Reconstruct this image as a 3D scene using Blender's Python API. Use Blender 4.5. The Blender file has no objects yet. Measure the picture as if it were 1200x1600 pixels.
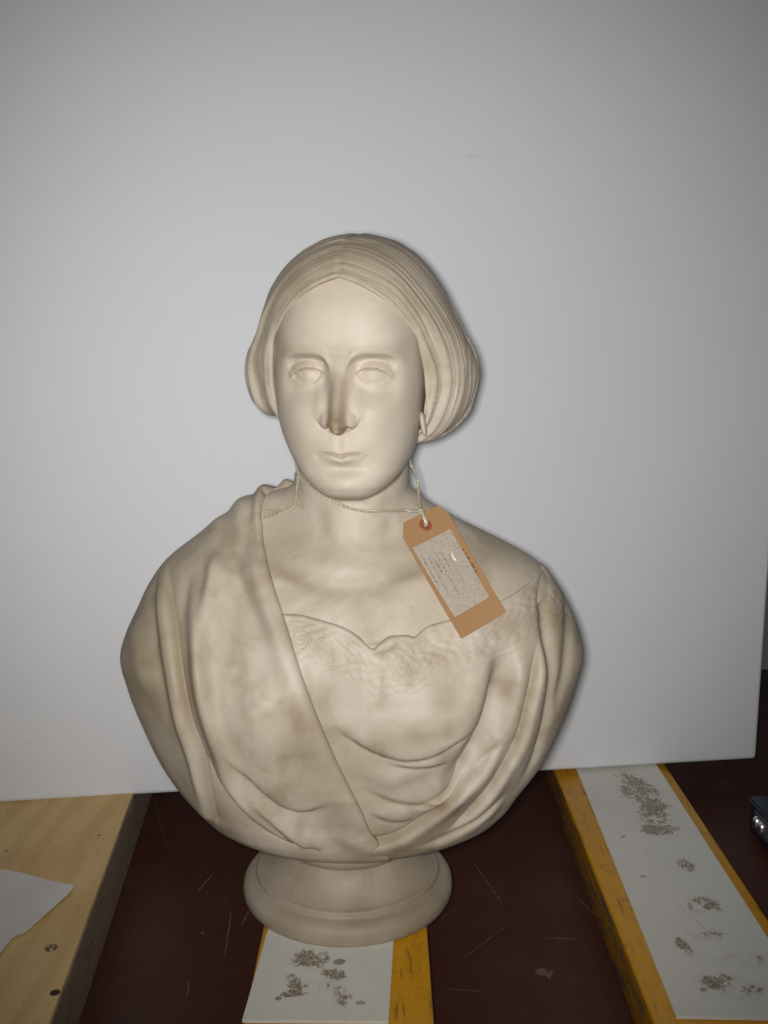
import bpy, bmesh, math, random
import numpy as np
from mathutils import Vector, Matrix

# ------------------------------------------------------------------ camera, world, light
S = bpy.context.scene
COL = S.collection
FPX, TH = 1555.0, math.radians(9.8)
CAM = np.array([36.0, -1030.0, 606.0])           # millimetres; the bust stands at the origin
MM = 0.001
cd = bpy.data.cameras.new('camera'); cam = bpy.data.objects.new('camera', cd); COL.objects.link(cam)
cam.location = CAM * MM
cam.rotation_euler = (math.pi / 2 - TH, 0, 0)
cd.sensor_fit = 'VERTICAL'; cd.sensor_height = 36.0; cd.lens = 36.0 * FPX / 1600.0
cd.clip_start = 0.01; cd.clip_end = 50
S.camera = cam
W = bpy.data.worlds.new('World'); S.world = W; W.use_nodes = True
W.node_tree.nodes['Background'].inputs[0].default_value = (0.9, 0.95, 1.0, 1)
W.node_tree.nodes['Background'].inputs[1].default_value = 0.04
fl = bpy.data.lights.new('camera_flash', 'SPOT'); flo = bpy.data.objects.new('camera_flash', fl); COL.objects.link(flo)
fl.energy = 50.0; fl.spot_size = math.radians(85); fl.spot_blend = 1.0; fl.shadow_soft_size = 0.026
fl.color = (1.0, 0.975, 0.95)
flo.location = (CAM[0] * MM - 0.017, CAM[1] * MM + 0.0, CAM[2] * MM + 0.008)
flo.rotation_euler = (math.pi / 2 - TH + math.radians(4.5), 0, math.radians(-2.0))
S.view_settings.view_transform = 'Standard'; S.view_settings.look = 'None'
S.view_settings.exposure = 0.0; S.view_settings.gamma = 1.0; S.view_settings.use_curve_mapping = False
S.cycles.max_bounces = 6

# ------------------------------------------------------------------ small helpers
rnd = random.Random(7)

def ray(px, py):
    a = (px - 600) / FPX; b = (py - 800) / FPX
    return np.array([a, math.cos(TH) - b * math.sin(TH), -math.sin(TH) - b * math.cos(TH)])

def at(px, py, Y=None, Z=None):
    d = ray(px, py)
    t = (Y - CAM[1]) / d[1] if Y is not None else (Z - CAM[2]) / d[2]
    return CAM + t * d

def table(xs, ys, n=600):
    """smooth (cubic Hermite) lookup table through the knots"""
    xs = np.array(xs, float); ys = np.array(ys, float)
    m = np.gradient(ys, xs)
    t = np.linspace(xs[0], xs[-1], n)
    i = np.clip(np.searchsorted(xs, t) - 1, 0, len(xs) - 2)
    hh = xs[i + 1] - xs[i]; q = (t - xs[i]) / hh
    y = ((2*q**3 - 3*q**2 + 1) * ys[i] + (q**3 - 2*q**2 + q) * hh * m[i] + (-2*q**3 + 3*q**2) * ys[i+1] + (q**3 - q**2) * hh * m[i+1])
    return lambda v: np.interp(v, t, y).astype(np.float32)

def sst(a, b, x):
    t = np.clip((x - a) / (b - a), 0, 1); return t * t * (3 - 2 * t)
def smin(a, b, k):
    h = np.maximum(k - np.abs(a - b), 0) / k; return np.minimum(a, b) - h * h * k * 0.25
def smax(a, b, k): return -smin(-a, -b, k)
def gau(x, y, cx, cy, sx, sy): return np.exp(-((x - cx) / sx) ** 2 - ((y - cy) / sy) ** 2)

def vnoise(P, scale, seed=0):
    """value noise in 3-D, 0..1"""
    q = np.asarray(P, np.float64) / scale + seed * 17.13
    i = np.floor(q).astype(np.int64); f = q - i; f = f * f * (3 - 2 * f)
    out = 0
    for dx in (0, 1):
        for dy in (0, 1):
            for dz in (0, 1):
                n = (i[:, 0] + dx) * 374761393 + (i[:, 1] + dy) * 668265263 + (i[:, 2] + dz) * 2147483647 + seed * 1013904223
                n = (n ^ (n >> 13)) * 1274126177; n = (n ^ (n >> 16)) & 0xffff
                w = (f[:, 0] if dx else 1 - f[:, 0]) * (f[:, 1] if dy else 1 - f[:, 1]) * (f[:, 2] if dz else 1 - f[:, 2])
                out = out + w * n / 65535.0
    return out

def mesh_field(field, lo, hi, h, B=8):
    """surface nets over a sparse grid; returns vertices, quads, normals"""
    lo = np.array(lo, np.float32); nb = np.ceil((np.array(hi) - lo) / (h * B)).astype(int)
    ax = [lo[k] + np.arange(nb[k] + 1) * h * B for k in range(3)]
    G = np.stack(np.meshgrid(*ax, indexing='ij'), -1).reshape(-1, 3).astype(np.float32)
    c = (field(G) < 0).reshape(nb + 1)
    s = np.zeros(nb, int)
    for dx in (0, 1):
        for dy in (0, 1):
            for dz in (0, 1): s += c[dx:nb[0]+dx, dy:nb[1]+dy, dz:nb[2]+dz]
    act = (s > 0) & (s < 8)
    p = np.pad(act, 1); d = np.zeros_like(act)
    for dx in range(3):
        for dy in range(3):
            for dz in range(3): d |= p[dx:nb[0]+dx, dy:nb[1]+dy, dz:nb[2]+dz]
    act = d
    N = nb * B
    Fd = np.where(np.repeat(np.repeat(np.repeat(c[:-1, :-1, :-1], B, 0), B, 1), B, 2), -1e3, 1e3).astype(np.float32)
    ids = np.argwhere(act)
    o = np.arange(B, dtype=np.float32) * h
    off = np.stack(np.meshgrid(o, o, o, indexing='ij'), -1).reshape(-1, 3)
    V = Fd.reshape(nb[0], B, nb[1], B, nb[2], B)
    for k in range(0, len(ids), 1500):
        b = ids[k:k+1500]
        P = (lo + b[:, None, :] * (h * B) + off[None]).reshape(-1, 3).astype(np.float32)
        V[b[:, 0], :, b[:, 1], :, b[:, 2], :] = field(P).reshape(-1, B, B, B)
    sg = Fd < 0
    s = np.zeros(N - 1, np.int8)
    for dx in (0, 1):
        for dy in (0, 1):
            for dz in (0, 1): s += sg[dx:N[0]-1+dx, dy:N[1]-1+dy, dz:N[2]-1+dz]
    cells = np.argwhere((s > 0) & (s < 8))
    acc = np.zeros((len(cells), 3), np.float64); cnt = np.zeros(len(cells))
    cor = [(0,0,0),(1,0,0),(0,1,0),(1,1,0),(0,0,1),(1,0,1),(0,1,1),(1,1,1)]
    vals = [Fd[cells[:,0]+a, cells[:,1]+b, cells[:,2]+e] for a, b, e in cor]
    for i, j in ((0,1),(2,3),(4,5),(6,7),(0,2),(1,3),(4,6),(5,7),(0,4),(1,5),(2,6),(3,7)):
        a, b = vals[i], vals[j]; m = (a < 0) != (b < 0)
        t = np.where(m, a / np.where(m, a - b, 1), 0)
        ci, cj = np.array(cor[i]), np.array(cor[j])
        acc += np.where(m[:, None], ci + t[:, None] * (cj - ci), 0); cnt += m
    verts = lo + h * (cells + acc / cnt[:, None])
    idx = np.full(N - 1, -1, np.int32); idx[cells[:,0], cells[:,1], cells[:,2]] = np.arange(len(cells))
    quads = []
    for axn in range(3):
        sl0 = [slice(1, N[k]-1) for k in range(3)]; sl1 = list(sl0)
        sl0[axn] = slice(0, N[axn]-1); sl1[axn] = slice(1, N[axn])
        A, Bq = sg[tuple(sl0)], sg[tuple(sl1)]
        e = np.argwhere(A != Bq); fl_ = A[e[:,0], e[:,1], e[:,2]]
        base = e.copy()
        for k in range(3):
            if k != axn: base[:, k] += 1
        u, v = [(1, 2), (2, 0), (0, 1)][axn]
        def gx(du, dv):
            q = base.copy(); q[:, u] -= du; q[:, v] -= dv
            return idx[q[:,0], q[:,1], q[:,2]]
        qd = np.stack([gx(1,1), gx(0,1), gx(0,0), gx(1,0)], 1)
        qd[~fl_] = qd[~fl_][:, ::-1]
        quads.append(qd[(qd >= 0).all(1)])
    quads = np.concatenate(quads)
    verts = verts.astype(np.float32)
    e = 0.35 * h
    K = np.array([[1,-1,-1],[-1,-1,1],[-1,1,-1],[1,1,1]], np.float32)
    for it in range(3):
        g = 0; f0 = 0
        for k in K:
            fv = field(verts + k * e); g = g + fv[:, None] * k; f0 = f0 + fv * 0.25
        g = g / (4 * e); gl = np.linalg.norm(g, axis=1) + 1e-6
        if it < 2:
            st = np.clip(f0 / gl, -h, h) * 0.9
            verts = verts - (g / gl[:, None]) * st[:, None]
    return verts, quads, g / gl[:, None]

def obj(name, verts, faces, mat, parent=None, smooth=True, attrs=None):
    me = bpy.data.meshes.new(name)
    verts = np.asarray(verts, np.float32) * MM
    if isinstance(faces, np.ndarray):
        n = len(faces); k = faces.shape[1]
        me.vertices.add(len(verts)); me.vertices.foreach_set('co', verts.ravel())
        me.loops.add(n * k); me.loops.foreach_set('vertex_index', faces.astype(np.int32).ravel())
        me.polygons.add(n); me.polygons.foreach_set('loop_start', np.arange(0, n * k, k, dtype=np.int32))
        me.update(calc_edges=True)
    else:
        me.from_pydata([tuple(v) for v in verts.tolist()], [], faces)
    if smooth: me.polygons.foreach_set('use_smooth', np.ones(len(me.polygons), bool))
    for an, av in (attrs or {}).items():
        a = me.attributes.new(an, 'FLOAT', 'POINT'); a.data.foreach_set('value', np.asarray(av, np.float32))
    me.validate()
    if mat: me.materials.append(mat)
    o = bpy.data.objects.new(name, me); COL.objects.link(o)
    if parent: o.parent = parent
    return o

def empty(name, label, cat, loc=(0, 0, 0)):
    o = bpy.data.objects.new(name, None); COL.objects.link(o); o.empty_display_size = 0.05
    o.location = Vector(loc) * MM
    o['label'] = label; o['category'] = cat
    return o

def rounded_box(name, lo, hi, r, mat, parent=None, seg=3, xf=None):
    bm = bmesh.new(); bmesh.ops.create_cube(bm, size=1)
    lo = Vector(lo); hi = Vector(hi)
    for v in bm.verts: v.co = Vector([(lo[k] + hi[k]) / 2 + v.co[k] * (hi[k] - lo[k]) for k in range(3)]) * MM
    if r > 0: bmesh.ops.bevel(bm, geom=bm.edges[:], offset=r * MM, segments=seg, affect='EDGES', profile=0.5)
    if xf:
        for v in bm.verts: v.co = xf @ v.co
    me = bpy.data.meshes.new(name); bm.to_mesh(me); bm.free()
    me.polygons.foreach_set('use_smooth', np.ones(len(me.polygons), bool))
    if hasattr(me, 'set_sharp_from_angle'): me.set_sharp_from_angle(angle=math.radians(50))
    me.materials.append(mat)
    o = bpy.data.objects.new(name, me); COL.objects.link(o)
    if parent: o.parent = parent
    return o

def tube(pts, r, n=8, closed=False):
    """mesh of a round tube through pts (mm)"""
    P = np.array(pts, float); m = len(P); vs = []; fs = []
    T = np.gradient(P, axis=0); T /= np.linalg.norm(T, axis=1)[:, None] + 1e-9
    up = np.array([0.3, -0.9, 0.25]); up /= np.linalg.norm(up)
    rr = np.broadcast_to(r, (m,))
    for i in range(m):
        a = np.cross(T[i], up); a /= np.linalg.norm(a) + 1e-9; b = np.cross(a, T[i])
        for k in range(n):
            t = 2 * math.pi * k / n; vs.append(P[i] + rr[i] * (math.cos(t) * a + math.sin(t) * b))
    for i in range(m - 1):
        for k in range(n):
            fs.append((i*n+k, i*n+(k+1) % n, (i+1)*n+(k+1) % n, (i+1)*n+k))
    fs.append(tuple(range(n))[::-1]); fs.append(tuple((m-1)*n+k for k in range(n)))
    return vs, fs

def spline(pts, n=40):
    P = np.array(pts, float); d = np.r_[0, np.cumsum(np.linalg.norm(np.diff(P, axis=0), axis=1) + 1e-6)]
    t = np.linspace(0, d[-1], n)
    out = np.zeros((n, P.shape[1])); m = np.gradient(P, d, axis=0)
    i = np.clip(np.searchsorted(d, t) - 1, 0, len(d) - 2); hh = (d[i+1] - d[i])[:, None]; q = ((t - d[i]))[:, None] / hh
    return (2*q**3-3*q**2+1)*P[i] + (q**3-2*q**2+q)*hh*m[i] + (-2*q**3+3*q**2)*P[i+1] + (q**3-q**2)*hh*m[i+1]

# ------------------------------------------------------------------ materials
def mat(name):
    m = bpy.data.materials.new(name); m.use_nodes = True
    nt = m.node_tree; b = nt.nodes['Principled BSDF']
    return m, nt, b, nt.nodes.new, nt.links.new
def inp(L, sock, v):
    if hasattr(v, 'is_output') or isinstance(v, bpy.types.NodeSocket): L(v, sock)
    else: sock.default_value = v
def noise(nt, vec, scale, detail=4, rough=0.55, dist=0.0):
    n = nt.nodes.new('ShaderNodeTexNoise'); n.inputs['Scale'].default_value = scale; n.inputs['Detail'].default_value = detail
    n.inputs['Roughness'].default_value = rough; n.inputs['Distortion'].default_value = dist
    if vec is not None: nt.links.new(vec, n.inputs['Vector'])
    return n.outputs['Fac']
def mapr(nt, v, a, b, c=0.0, d=1.0):
    n = nt.nodes.new('ShaderNodeMapRange'); n.interpolation_type = 'SMOOTHSTEP'
    nt.links.new(v, n.inputs[0])
    for k, q in zip((1, 2, 3, 4), (a, b, c, d)): n.inputs[k].default_value = q
    return n.outputs[0]
def mix(nt, f, a, b):
    n = nt.nodes.new('ShaderNodeMix'); n.data_type = 'RGBA'
    L = nt.links.new
    inp(L, n.inputs[0], f); inp(L, n.inputs[6], a); inp(L, n.inputs[7], b)
    return n.outputs[2]
def mth(nt, op, a, b=0.0, c=0.0):
    n = nt.nodes.new('ShaderNodeMath'); n.operation = op; L = nt.links.new
    inp(L, n.inputs[0], a); inp(L, n.inputs[1], b); inp(L, n.inputs[2], c)
    return n.outputs[0]
def bump(nt, b, h, strength, dist):
    n = nt.nodes.new('ShaderNodeBump'); n.inputs['Strength'].default_value = strength; n.inputs['Distance'].default_value = dist
    nt.links.new(h, n.inputs['Height']); nt.links.new(n.outputs[0], b.inputs['Normal'])
def ocoord(nt, scale=(1, 1, 1)):
    t = nt.nodes.new('ShaderNodeTexCoord'); mp = nt.nodes.new('ShaderNodeMapping'); mp.inputs['Scale'].default_value = scale
    nt.links.new(t.outputs['Object'], mp.inputs[0]); return mp.outputs[0]
def rgb(r, g, b): return (r, g, b, 1)

def marble(name):
    m, nt, b, N, L = mat(name)
    v = ocoord(nt)
    big = noise(nt, v, 9, 5, 0.6, 0.6); med = noise(nt, v, 26, 5, 0.6, 0.8); fine = noise(nt, v, 160, 4, 0.6)
    c = mix(nt, mapr(nt, big, 0.38, 0.66), rgb(0.485, 0.425, 0.348), rgb(0.365, 0.312, 0.228))
    c = mix(nt, mapr(nt, med, 0.52, 0.72, 0, 0.55), c, rgb(0.335, 0.265, 0.185))
    c = mix(nt, mapr(nt, fine, 0.62, 0.75, 0, 0.2), c, rgb(0.29, 0.22, 0.15))
    c = mix(nt, mapr(nt, noise(nt, v, 1100, 3, 0.8), 0.66, 0.76, 0, 0.35), c, rgb(0.22, 0.165, 0.11))
    c = mix(nt, mapr(nt, noise(nt, v, 420, 5, 0.8), 0.3, 0.7, 0, 0.16), c, rgb(0.55, 0.49, 0.42))
    ac_ = N('ShaderNodeAttribute'); ac_.attribute_name = 'clean'
    c = mix(nt, ac_.outputs['Fac'], c, rgb(0.49, 0.428, 0.348))
    at_ = N('ShaderNodeAttribute'); at_.attribute_name = 'stain_shade'
    c = mix(nt, at_.outputs['Fac'], c, rgb(0.225, 0.168, 0.10))  # stains, plus shade painted into the shoulders and hollows
    L(c, b.inputs['Base Color'])
    b.inputs['Roughness'].default_value = 0.52; b.inputs['Specular IOR Level'].default_value = 0.32
    b.inputs['Subsurface Weight'].default_value = 0.06
    b.inputs['Subsurface Radius'].default_value = (1.0, 0.75, 0.5); b.inputs['Subsurface Scale'].default_value = 0.006
    bump(nt, b, mth(nt, 'ADD', noise(nt, v, 700, 4, 0.7), mth(nt, 'MULTIPLY', noise(nt, v, 110, 3, 0.6), 1.5)), 0.22, 0.0007)
    return m
MARBLE = marble('aged_cream_marble')

# ================================================================== the setting
def seg_mask(nt, vec, p0, p1, wid, soft=1.0):
    """1 inside a thin streak from p0 to p1 (object x, y in metres)"""
    N, L = nt.nodes.new, nt.links.new
    s = N('ShaderNodeSeparateXYZ'); L(vec, s.inputs[0])
    dx, dy = p1[0] - p0[0], p1[1] - p0[1]; ln = math.hypot(dx, dy); dx /= ln; dy /= ln
    ax = mth(nt, 'SUBTRACT', s.outputs[0], p0[0]); ay = mth(nt, 'SUBTRACT', s.outputs[1], p0[1])
    al_ = mth(nt, 'ADD', mth(nt, 'MULTIPLY', ax, dx), mth(nt, 'MULTIPLY', ay, dy))
    pr = mth(nt, 'ABSOLUTE', mth(nt, 'SUBTRACT', mth(nt, 'MULTIPLY', ax, dy), mth(nt, 'MULTIPLY', ay, dx)))
    cen = mth(nt, 'ABSOLUTE', mth(nt, 'SUBTRACT', al_, ln / 2))
    return mth(nt, 'MULTIPLY', mapr(nt, pr, wid * 0.3, wid, 1, 0), mapr(nt, cen, ln * 0.25, ln * 0.5, 1, 0))
def blob_mask(nt, vec, c, rx, ry, ang=0.0):
    N, L = nt.nodes.new, nt.links.new
    s = N('ShaderNodeSeparateXYZ'); L(vec, s.inputs[0]); ca, sa = math.cos(ang), math.sin(ang)
    ax = mth(nt, 'SUBTRACT', s.outputs[0], c[0]); ay = mth(nt, 'SUBTRACT', s.outputs[1], c[1])
    p = mth(nt, 'DIVIDE', mth(nt, 'ADD', mth(nt, 'MULTIPLY', ax, ca), mth(nt, 'MULTIPLY', ay, sa)), rx)
    q = mth(nt, 'DIVIDE', mth(nt, 'SUBTRACT', mth(nt, 'MULTIPLY', ay, ca), mth(nt, 'MULTIPLY', ax, sa)), ry)
    r = mth(nt, 'SQRT', mth(nt, 'ADD', mth(nt, 'MULTIPLY', p, p), mth(nt, 'MULTIPLY', q, q)))
    return mapr(nt, r, 0.35, 1.0, 1, 0)
def gxy(px, py, z): q = at(px, py, Z=z) * MM; return (float(q[0]), float(q[1]))

# ---- table
ZT = -50.0
m, nt, b, N, L = mat('maroon_phenolic_board')
v = ocoord(nt)
c = mix(nt, noise(nt, v, 5, 5, 0.6), rgb(0.074, 0.025, 0.016), rgb(0.050, 0.0165, 0.011))
sm_ = noise(nt, v, 60, 5, 0.7)
c = mix(nt, mapr(nt, sm_, 0.55, 0.8, 0, 0.4), c, rgb(0.10, 0.062, 0.05))
du = mth(nt, 'MULTIPLY', mapr(nt, noise(nt, v, 11, 3, 0.6), 0.48, 0.7), mapr(nt, noise(nt, v, 800, 3, 0.75), 0.56, 0.66))
c = mix(nt, mth(nt, 'MULTIPLY', du, 0.6), c, rgb(0.22, 0.17, 0.14))
acc = None
scr = [((835, 1515), (865, 1526), 4), ((842, 1525), (850, 1512), 5), ((855, 1530), (862, 1515), 3), ((850, 1466), (905, 1467), 0.9), ((690, 1545), (760, 1549), 0.7), ((305, 1398), (335, 1362), 1.2),
       ((735, 1340), (790, 1420), 0.7), ((350, 1500), (362, 1420), 0.9), ((376, 1450), (390, 1420), 1.2), ((720, 1500), (800, 1440), 0.6), ((940, 1440), (900, 1400), 0.8), ((1120, 1215), (1150, 1235), 0.8), ((292, 1560), (296, 1530), 0.8), ((320, 1457), (312, 1459), 2.0), ((240, 1240), (262, 1330), 0.5)]
grain = noise(nt, v, 420, 3, 0.7)
for p0, p1, wd in scr:
    mk = mth(nt, 'MULTIPLY', seg_mask(nt, v, gxy(*p0, ZT), gxy(*p1, ZT), wd * MM * 1.2), mapr(nt, grain, 0.38, 0.6))
    acc = mk if acc is None else mth(nt, 'MAXIMUM', acc, mk)
c = mix(nt, mth(nt, 'MULTIPLY', acc, 0.5), c, rgb(0.36, 0.27, 0.23))
ds = None
for dp, dr_ in (((850, 1520), 16), ((790, 1500), 40), ((880, 1400), 50), ((330, 1420), 45), ((230, 1480), 50), ((760, 1380), 40), ((1140, 1230), 40)):
    k_ = blob_mask(nt, v, gxy(*dp, ZT), dr_ * MM, dr_ * MM); ds = k_ if ds is None else mth(nt, 'MAXIMUM', ds, k_)
c = mix(nt, mth(nt, 'MULTIPLY', mth(nt, 'MULTIPLY', ds, mapr(nt, noise(nt, ocoord(nt, (1, 1.8, 1)), 260, 5, 0.8), 0.52, 0.70)), 0.45), c, rgb(0.26, 0.20, 0.17))
vs2 = ocoord(nt, (14, 90, 1)); hair_ = noise(nt, vs2, 3, 2, 0.5, 1.5)
c = mix(nt, mapr(nt, hair_, 0.70, 0.74, 0, 0.12), c, rgb(0.2, 0.13, 0.11))
L(c, b.inputs['Base Color'])
L(mapr(nt, sm_, 0.3, 0.75, 0.38, 0.6), b.inputs['Roughness']); b.inputs['Specular IOR Level'].default_value = 0.22
bump(nt, b, noise(nt, v, 300, 3), 0.08, 0.0005)
tb_ = rounded_box('tabletop', (-1100, -720, ZT - 30), (1300, 900, ZT), 2, m)
tb_['kind'] = 'structure'

# ---- white foam panel standing behind the bust
m, nt, b, N, L = mat('white_foam_panel')
v = ocoord(nt)
c = mix(nt, noise(nt, v, 3, 4), rgb(0.68, 0.692, 0.715), rgb(0.645, 0.657, 0.68))
c = mix(nt, mapr(nt, noise(nt, v, 45, 6, 0.7), 0.66, 0.8, 0, 0.10), c, rgb(0.45, 0.45, 0.45))
vp = ocoord(nt, (6, 6, 60)); c = mix(nt, mapr(nt, noise(nt, vp, 1.2, 3, 0.6), 0.72, 0.76, 0, 0.10), c, rgb(0.4, 0.4, 0.4))
L(c, b.inputs['Base Color']); b.inputs['Roughness'].default_value = 0.62; b.inputs['Specular IOR Level'].default_value = 0.25
bump(nt, b, mth(nt, 'ADD', noise(nt, v, 900, 3, 0.6), mth(nt, 'MULTIPLY', noise(nt, v, 5, 2), 14.0)), 0.25, 0.0008)
p_r = at(1183, 1187, Z=1.0); p_l = at(0, 1256, Z=25.0)
ex = (p_r - p_l); ex /= np.linalg.norm(ex); ez = np.array([-0.008, 0.035, 1.0]); ez -= ex * (ez @ ex); ez /= np.linalg.norm(ez); ey = np.cross(ez, ex)
xf = Matrix(((ex[0], ey[0], ez[0], p_r[0] * MM), (ex[1], ey[1], ez[1], p_r[1] * MM), (ex[2], ey[2], ez[2], p_r[2] * MM), (0, 0, 0, 1)))
def on_panel(px, py):
    r = ray(px, py); t = ((p_r - CAM) @ ey) / (r @ ey); d = CAM + t * r - p_r
    return (float(d @ ex) * MM, float(d @ ez) * MM)
sp = N('ShaderNodeSeparateXYZ'); L(v, sp.inputs[0]); cb = N('ShaderNodeCombineXYZ'); L(sp.outputs[0], cb.inputs[0]); L(sp.outputs[2], cb.inputs[1])
pv = cb.outputs[0]; acc = None; gr_ = noise(nt, v, 240, 4, 0.7)
for a0, a1, wd, k in (((726, 242), (760, 246), 3.0, 0.5), ((750, 245), (812, 249), 2.2, 0.3), ((36, 1157), (50, 1166), 2.5, 0.4), ((60, 1163), (85, 1160), 2.5, 0.3), ((692, 94), (697, 97), 2.0, 0.6), ((1105, 560), (1135, 575), 2.5, 0.25), ((240, 330), (262, 322), 2.0, 0.2), ((905, 700), (960, 730), 1.6, 0.2), ((135, 1050), (140, 1056), 2.0, 0.6), ((30, 480), (60, 470), 2.5, 0.2), ((1040, 1120), (1075, 1124), 2.5, 0.25)):
    mk = mth(nt, 'MULTIPLY', mth(nt, 'MULTIPLY', seg_mask(nt, pv, on_panel(*a0), on_panel(*a1), wd * MM), mapr(nt, gr_, 0.35, 0.6)), k * 0.4)
    acc = mk if acc is None else mth(nt, 'MAXIMUM', acc, mk)
L(mix(nt, acc, c, rgb(0.25, 0.24, 0.23)), b.inputs['Base Color'])
pan = rounded_box('white_panel', (-1480, 0, 0), (0, 55, 1250), 7, m, seg=4)
pan.matrix_world = xf
pan['label'] = 'large white foam panel standing upright behind the marble bust'; pan['category'] = 'panel'

# ---- yellow battens with a white strip
def batten_mat(name, seed):
    m, nt, b, N, L = mat(name)
    v = ocoord(nt); vl = ocoord(nt, (12, 1.0, 12))
    g = noise(nt, vl, 9, 5, 0.65, 0.4)
    c = mix(nt, g, rgb(0.50, 0.22, 0.005), rgb(0.64, 0.32, 0.010))
    c = mix(nt, mapr(nt, noise(nt, ocoord(nt, (30, 3, 30)), 6, 5, 0.7), 0.55, 0.68, 0, 0.75), c, rgb(0.13, 0.065, 0.015))
    c = mix(nt, mapr(nt, noise(nt, v, 35, 6, 0.75), 0.5, 0.72, 0, 0.6), c, rgb(0.24, 0.11, 0.012))
    chip = noise(nt, ocoord(nt, (9, 4, 22)), 3.1 + seed, 5, 0.62, 0.5)
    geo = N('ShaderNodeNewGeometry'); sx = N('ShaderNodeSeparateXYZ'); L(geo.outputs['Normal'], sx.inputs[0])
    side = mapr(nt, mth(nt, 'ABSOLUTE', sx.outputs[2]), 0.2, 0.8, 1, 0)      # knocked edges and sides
    k = mth(nt, 'MULTIPLY', mapr(nt, chip, 0.50, 0.56), side)
    c = mix(nt, k, c, mix(nt, g, rgb(0.12, 0.085, 0.055), rgb(0.26, 0.21, 0.16)))
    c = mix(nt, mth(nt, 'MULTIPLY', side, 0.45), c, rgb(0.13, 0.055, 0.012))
    L(c, b.inputs['Base Color']); b.inputs['Roughness'].default_value = 0.42
    bump(nt, b, mth(nt, 'ADD', mth(nt, 'ADD', g, mth(nt, 'MULTIPLY', noise(nt, v, 60, 5, 0.7), 0.7)), mth(nt, 'MULTIPLY', chip, 0.8)), 0.35, 0.002)
    return m
def strip_mat(name, blobs, streaks, off):
    m, nt, b, N, L = mat(name)
    v = ocoord(nt)
    c = mix(nt, noise(nt, v, 14, 5, 0.6), rgb(0.68, 0.67, 0.60), rgb(0.60, 0.59, 0.525))
    c = mix(nt, mapr(nt, noise(nt, v, 120, 5, 0.7), 0.64, 0.74, 0, 0.45), c, rgb(0.25, 0.22, 0.17))
    f = mth(nt, 'ADD', mth(nt, 'MULTIPLY', noise(nt, ocoord(nt, (1.7, 1, 1)), 150, 6, 0.8, 0.25), 0.62), mth(nt, 'MULTIPLY', noise(nt, ocoord(nt, (1, 0.8, 1)), 42, 3, 0.6, 0.5), 0.38)); f2 = noise(nt, v, 420, 4, 0.7); f3 = noise(nt, ocoord(nt, (1, 0.6, 1)), 330, 5, 0.8, 0.2)
    acc = None; smu = None
    for (px, py, rx, ry, an, th) in blobs:
        e = blob_mask(nt, v, gxy(px, py, 3.5), rx * 1.65 * MM, ry * 1.65 * MM, an)
        k = mth(nt, 'GREATER_THAN', mth(nt, 'ADD', f, mth(nt, 'MULTIPLY', e, 0.24)), th - 0.012)
        k = mth(nt, 'MULTIPLY', mth(nt, 'MULTIPLY', k, mapr(nt, e, 0.02, 0.25)), mapr(nt, mth(nt, 'ADD', f3, mth(nt, 'MULTIPLY', e, 0.05)), 0.42, 0.53, 0.08, 1.0))
        acc = k if acc is None else mth(nt, 'MAXIMUM', acc, k)
        sg_ = mth(nt, 'MULTIPLY', e, mapr(nt, f, 0.4, 0.65)); smu = sg_ if smu is None else mth(nt, 'MAXIMUM', smu, sg_)
    c = mix(nt, mth(nt, 'MULTIPLY', smu, 0.4), c, rgb(0.30, 0.25, 0.19))
    for p0, p1, wd in streaks:
        k = mth(nt, 'MULTIPLY', seg_mask(nt, v, gxy(*p0, 3.5), gxy(*p1, 3.5), wd * MM), mapr(nt, f2, 0.42, 0.6, 0, 0.6))
        acc = mth(nt, 'MAXIMUM', acc, k)
    c = mix(nt, mth(nt, 'MULTIPLY', acc, mapr(nt, f2, 0.35, 0.6, 0.35, 0.95)), c, mix(nt, f2, rgb(0.07, 0.04, 0.022), rgb(0.25, 0.17, 0.10)))
    L(c, b.inputs['Base Color']); b.inputs['Roughness'].default_value = 0.5
    bump(nt, b, mth(nt, 'SUBTRACT', noise(nt, v, 250, 3), acc), 0.2, 0.0006)
    return m

def strip(name, corners, z0, z1, mt, parent):
    lo = [at(x, y, Z=z1) for x, y in corners]
    # continue the far end under the panel or the socle
    fl_, fr_, nr_, nl_ = lo
    dl_ = (fl_ - nl_); dr_ = (fr_ - nr_)
    tl_ = (430 - nl_[1]) / dl_[1]; tr_ = (430 - nr_[1]) / dr_[1]
    pts = [nl_ + dl_ * tl_, nr_ + dr_ * tr_, nr_, nl_]
    bm = bmesh.new(); top = [bm.verts.new(Vector((p[0], p[1], z1)) * MM) for p in pts]; bot = [bm.verts.new(Vector((p[0], p[1], z0)) * MM) for p in pts]
    bm.faces.new(top[::-1]); bm.faces.new(bot)
    for i in range(4): bm.faces.new((top[i], top[(i+1) % 4], bot[(i+1) % 4], bot[i]))
    bmesh.ops.recalc_face_normals(bm, faces=bm.faces[:])
    bmesh.ops.bevel(bm, geom=bm.edges[:], offset=0.6 * MM, segments=2, affect='EDGES')
    me = bpy.data.meshes.new(name); bm.to_mesh(me); bm.free(); me.materials.append(mt)
    o = bpy.data.objects.new(name, me); COL.objects.link(o); o.parent = parent
    return o
GB = 'yellow battens with white strips'
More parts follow.
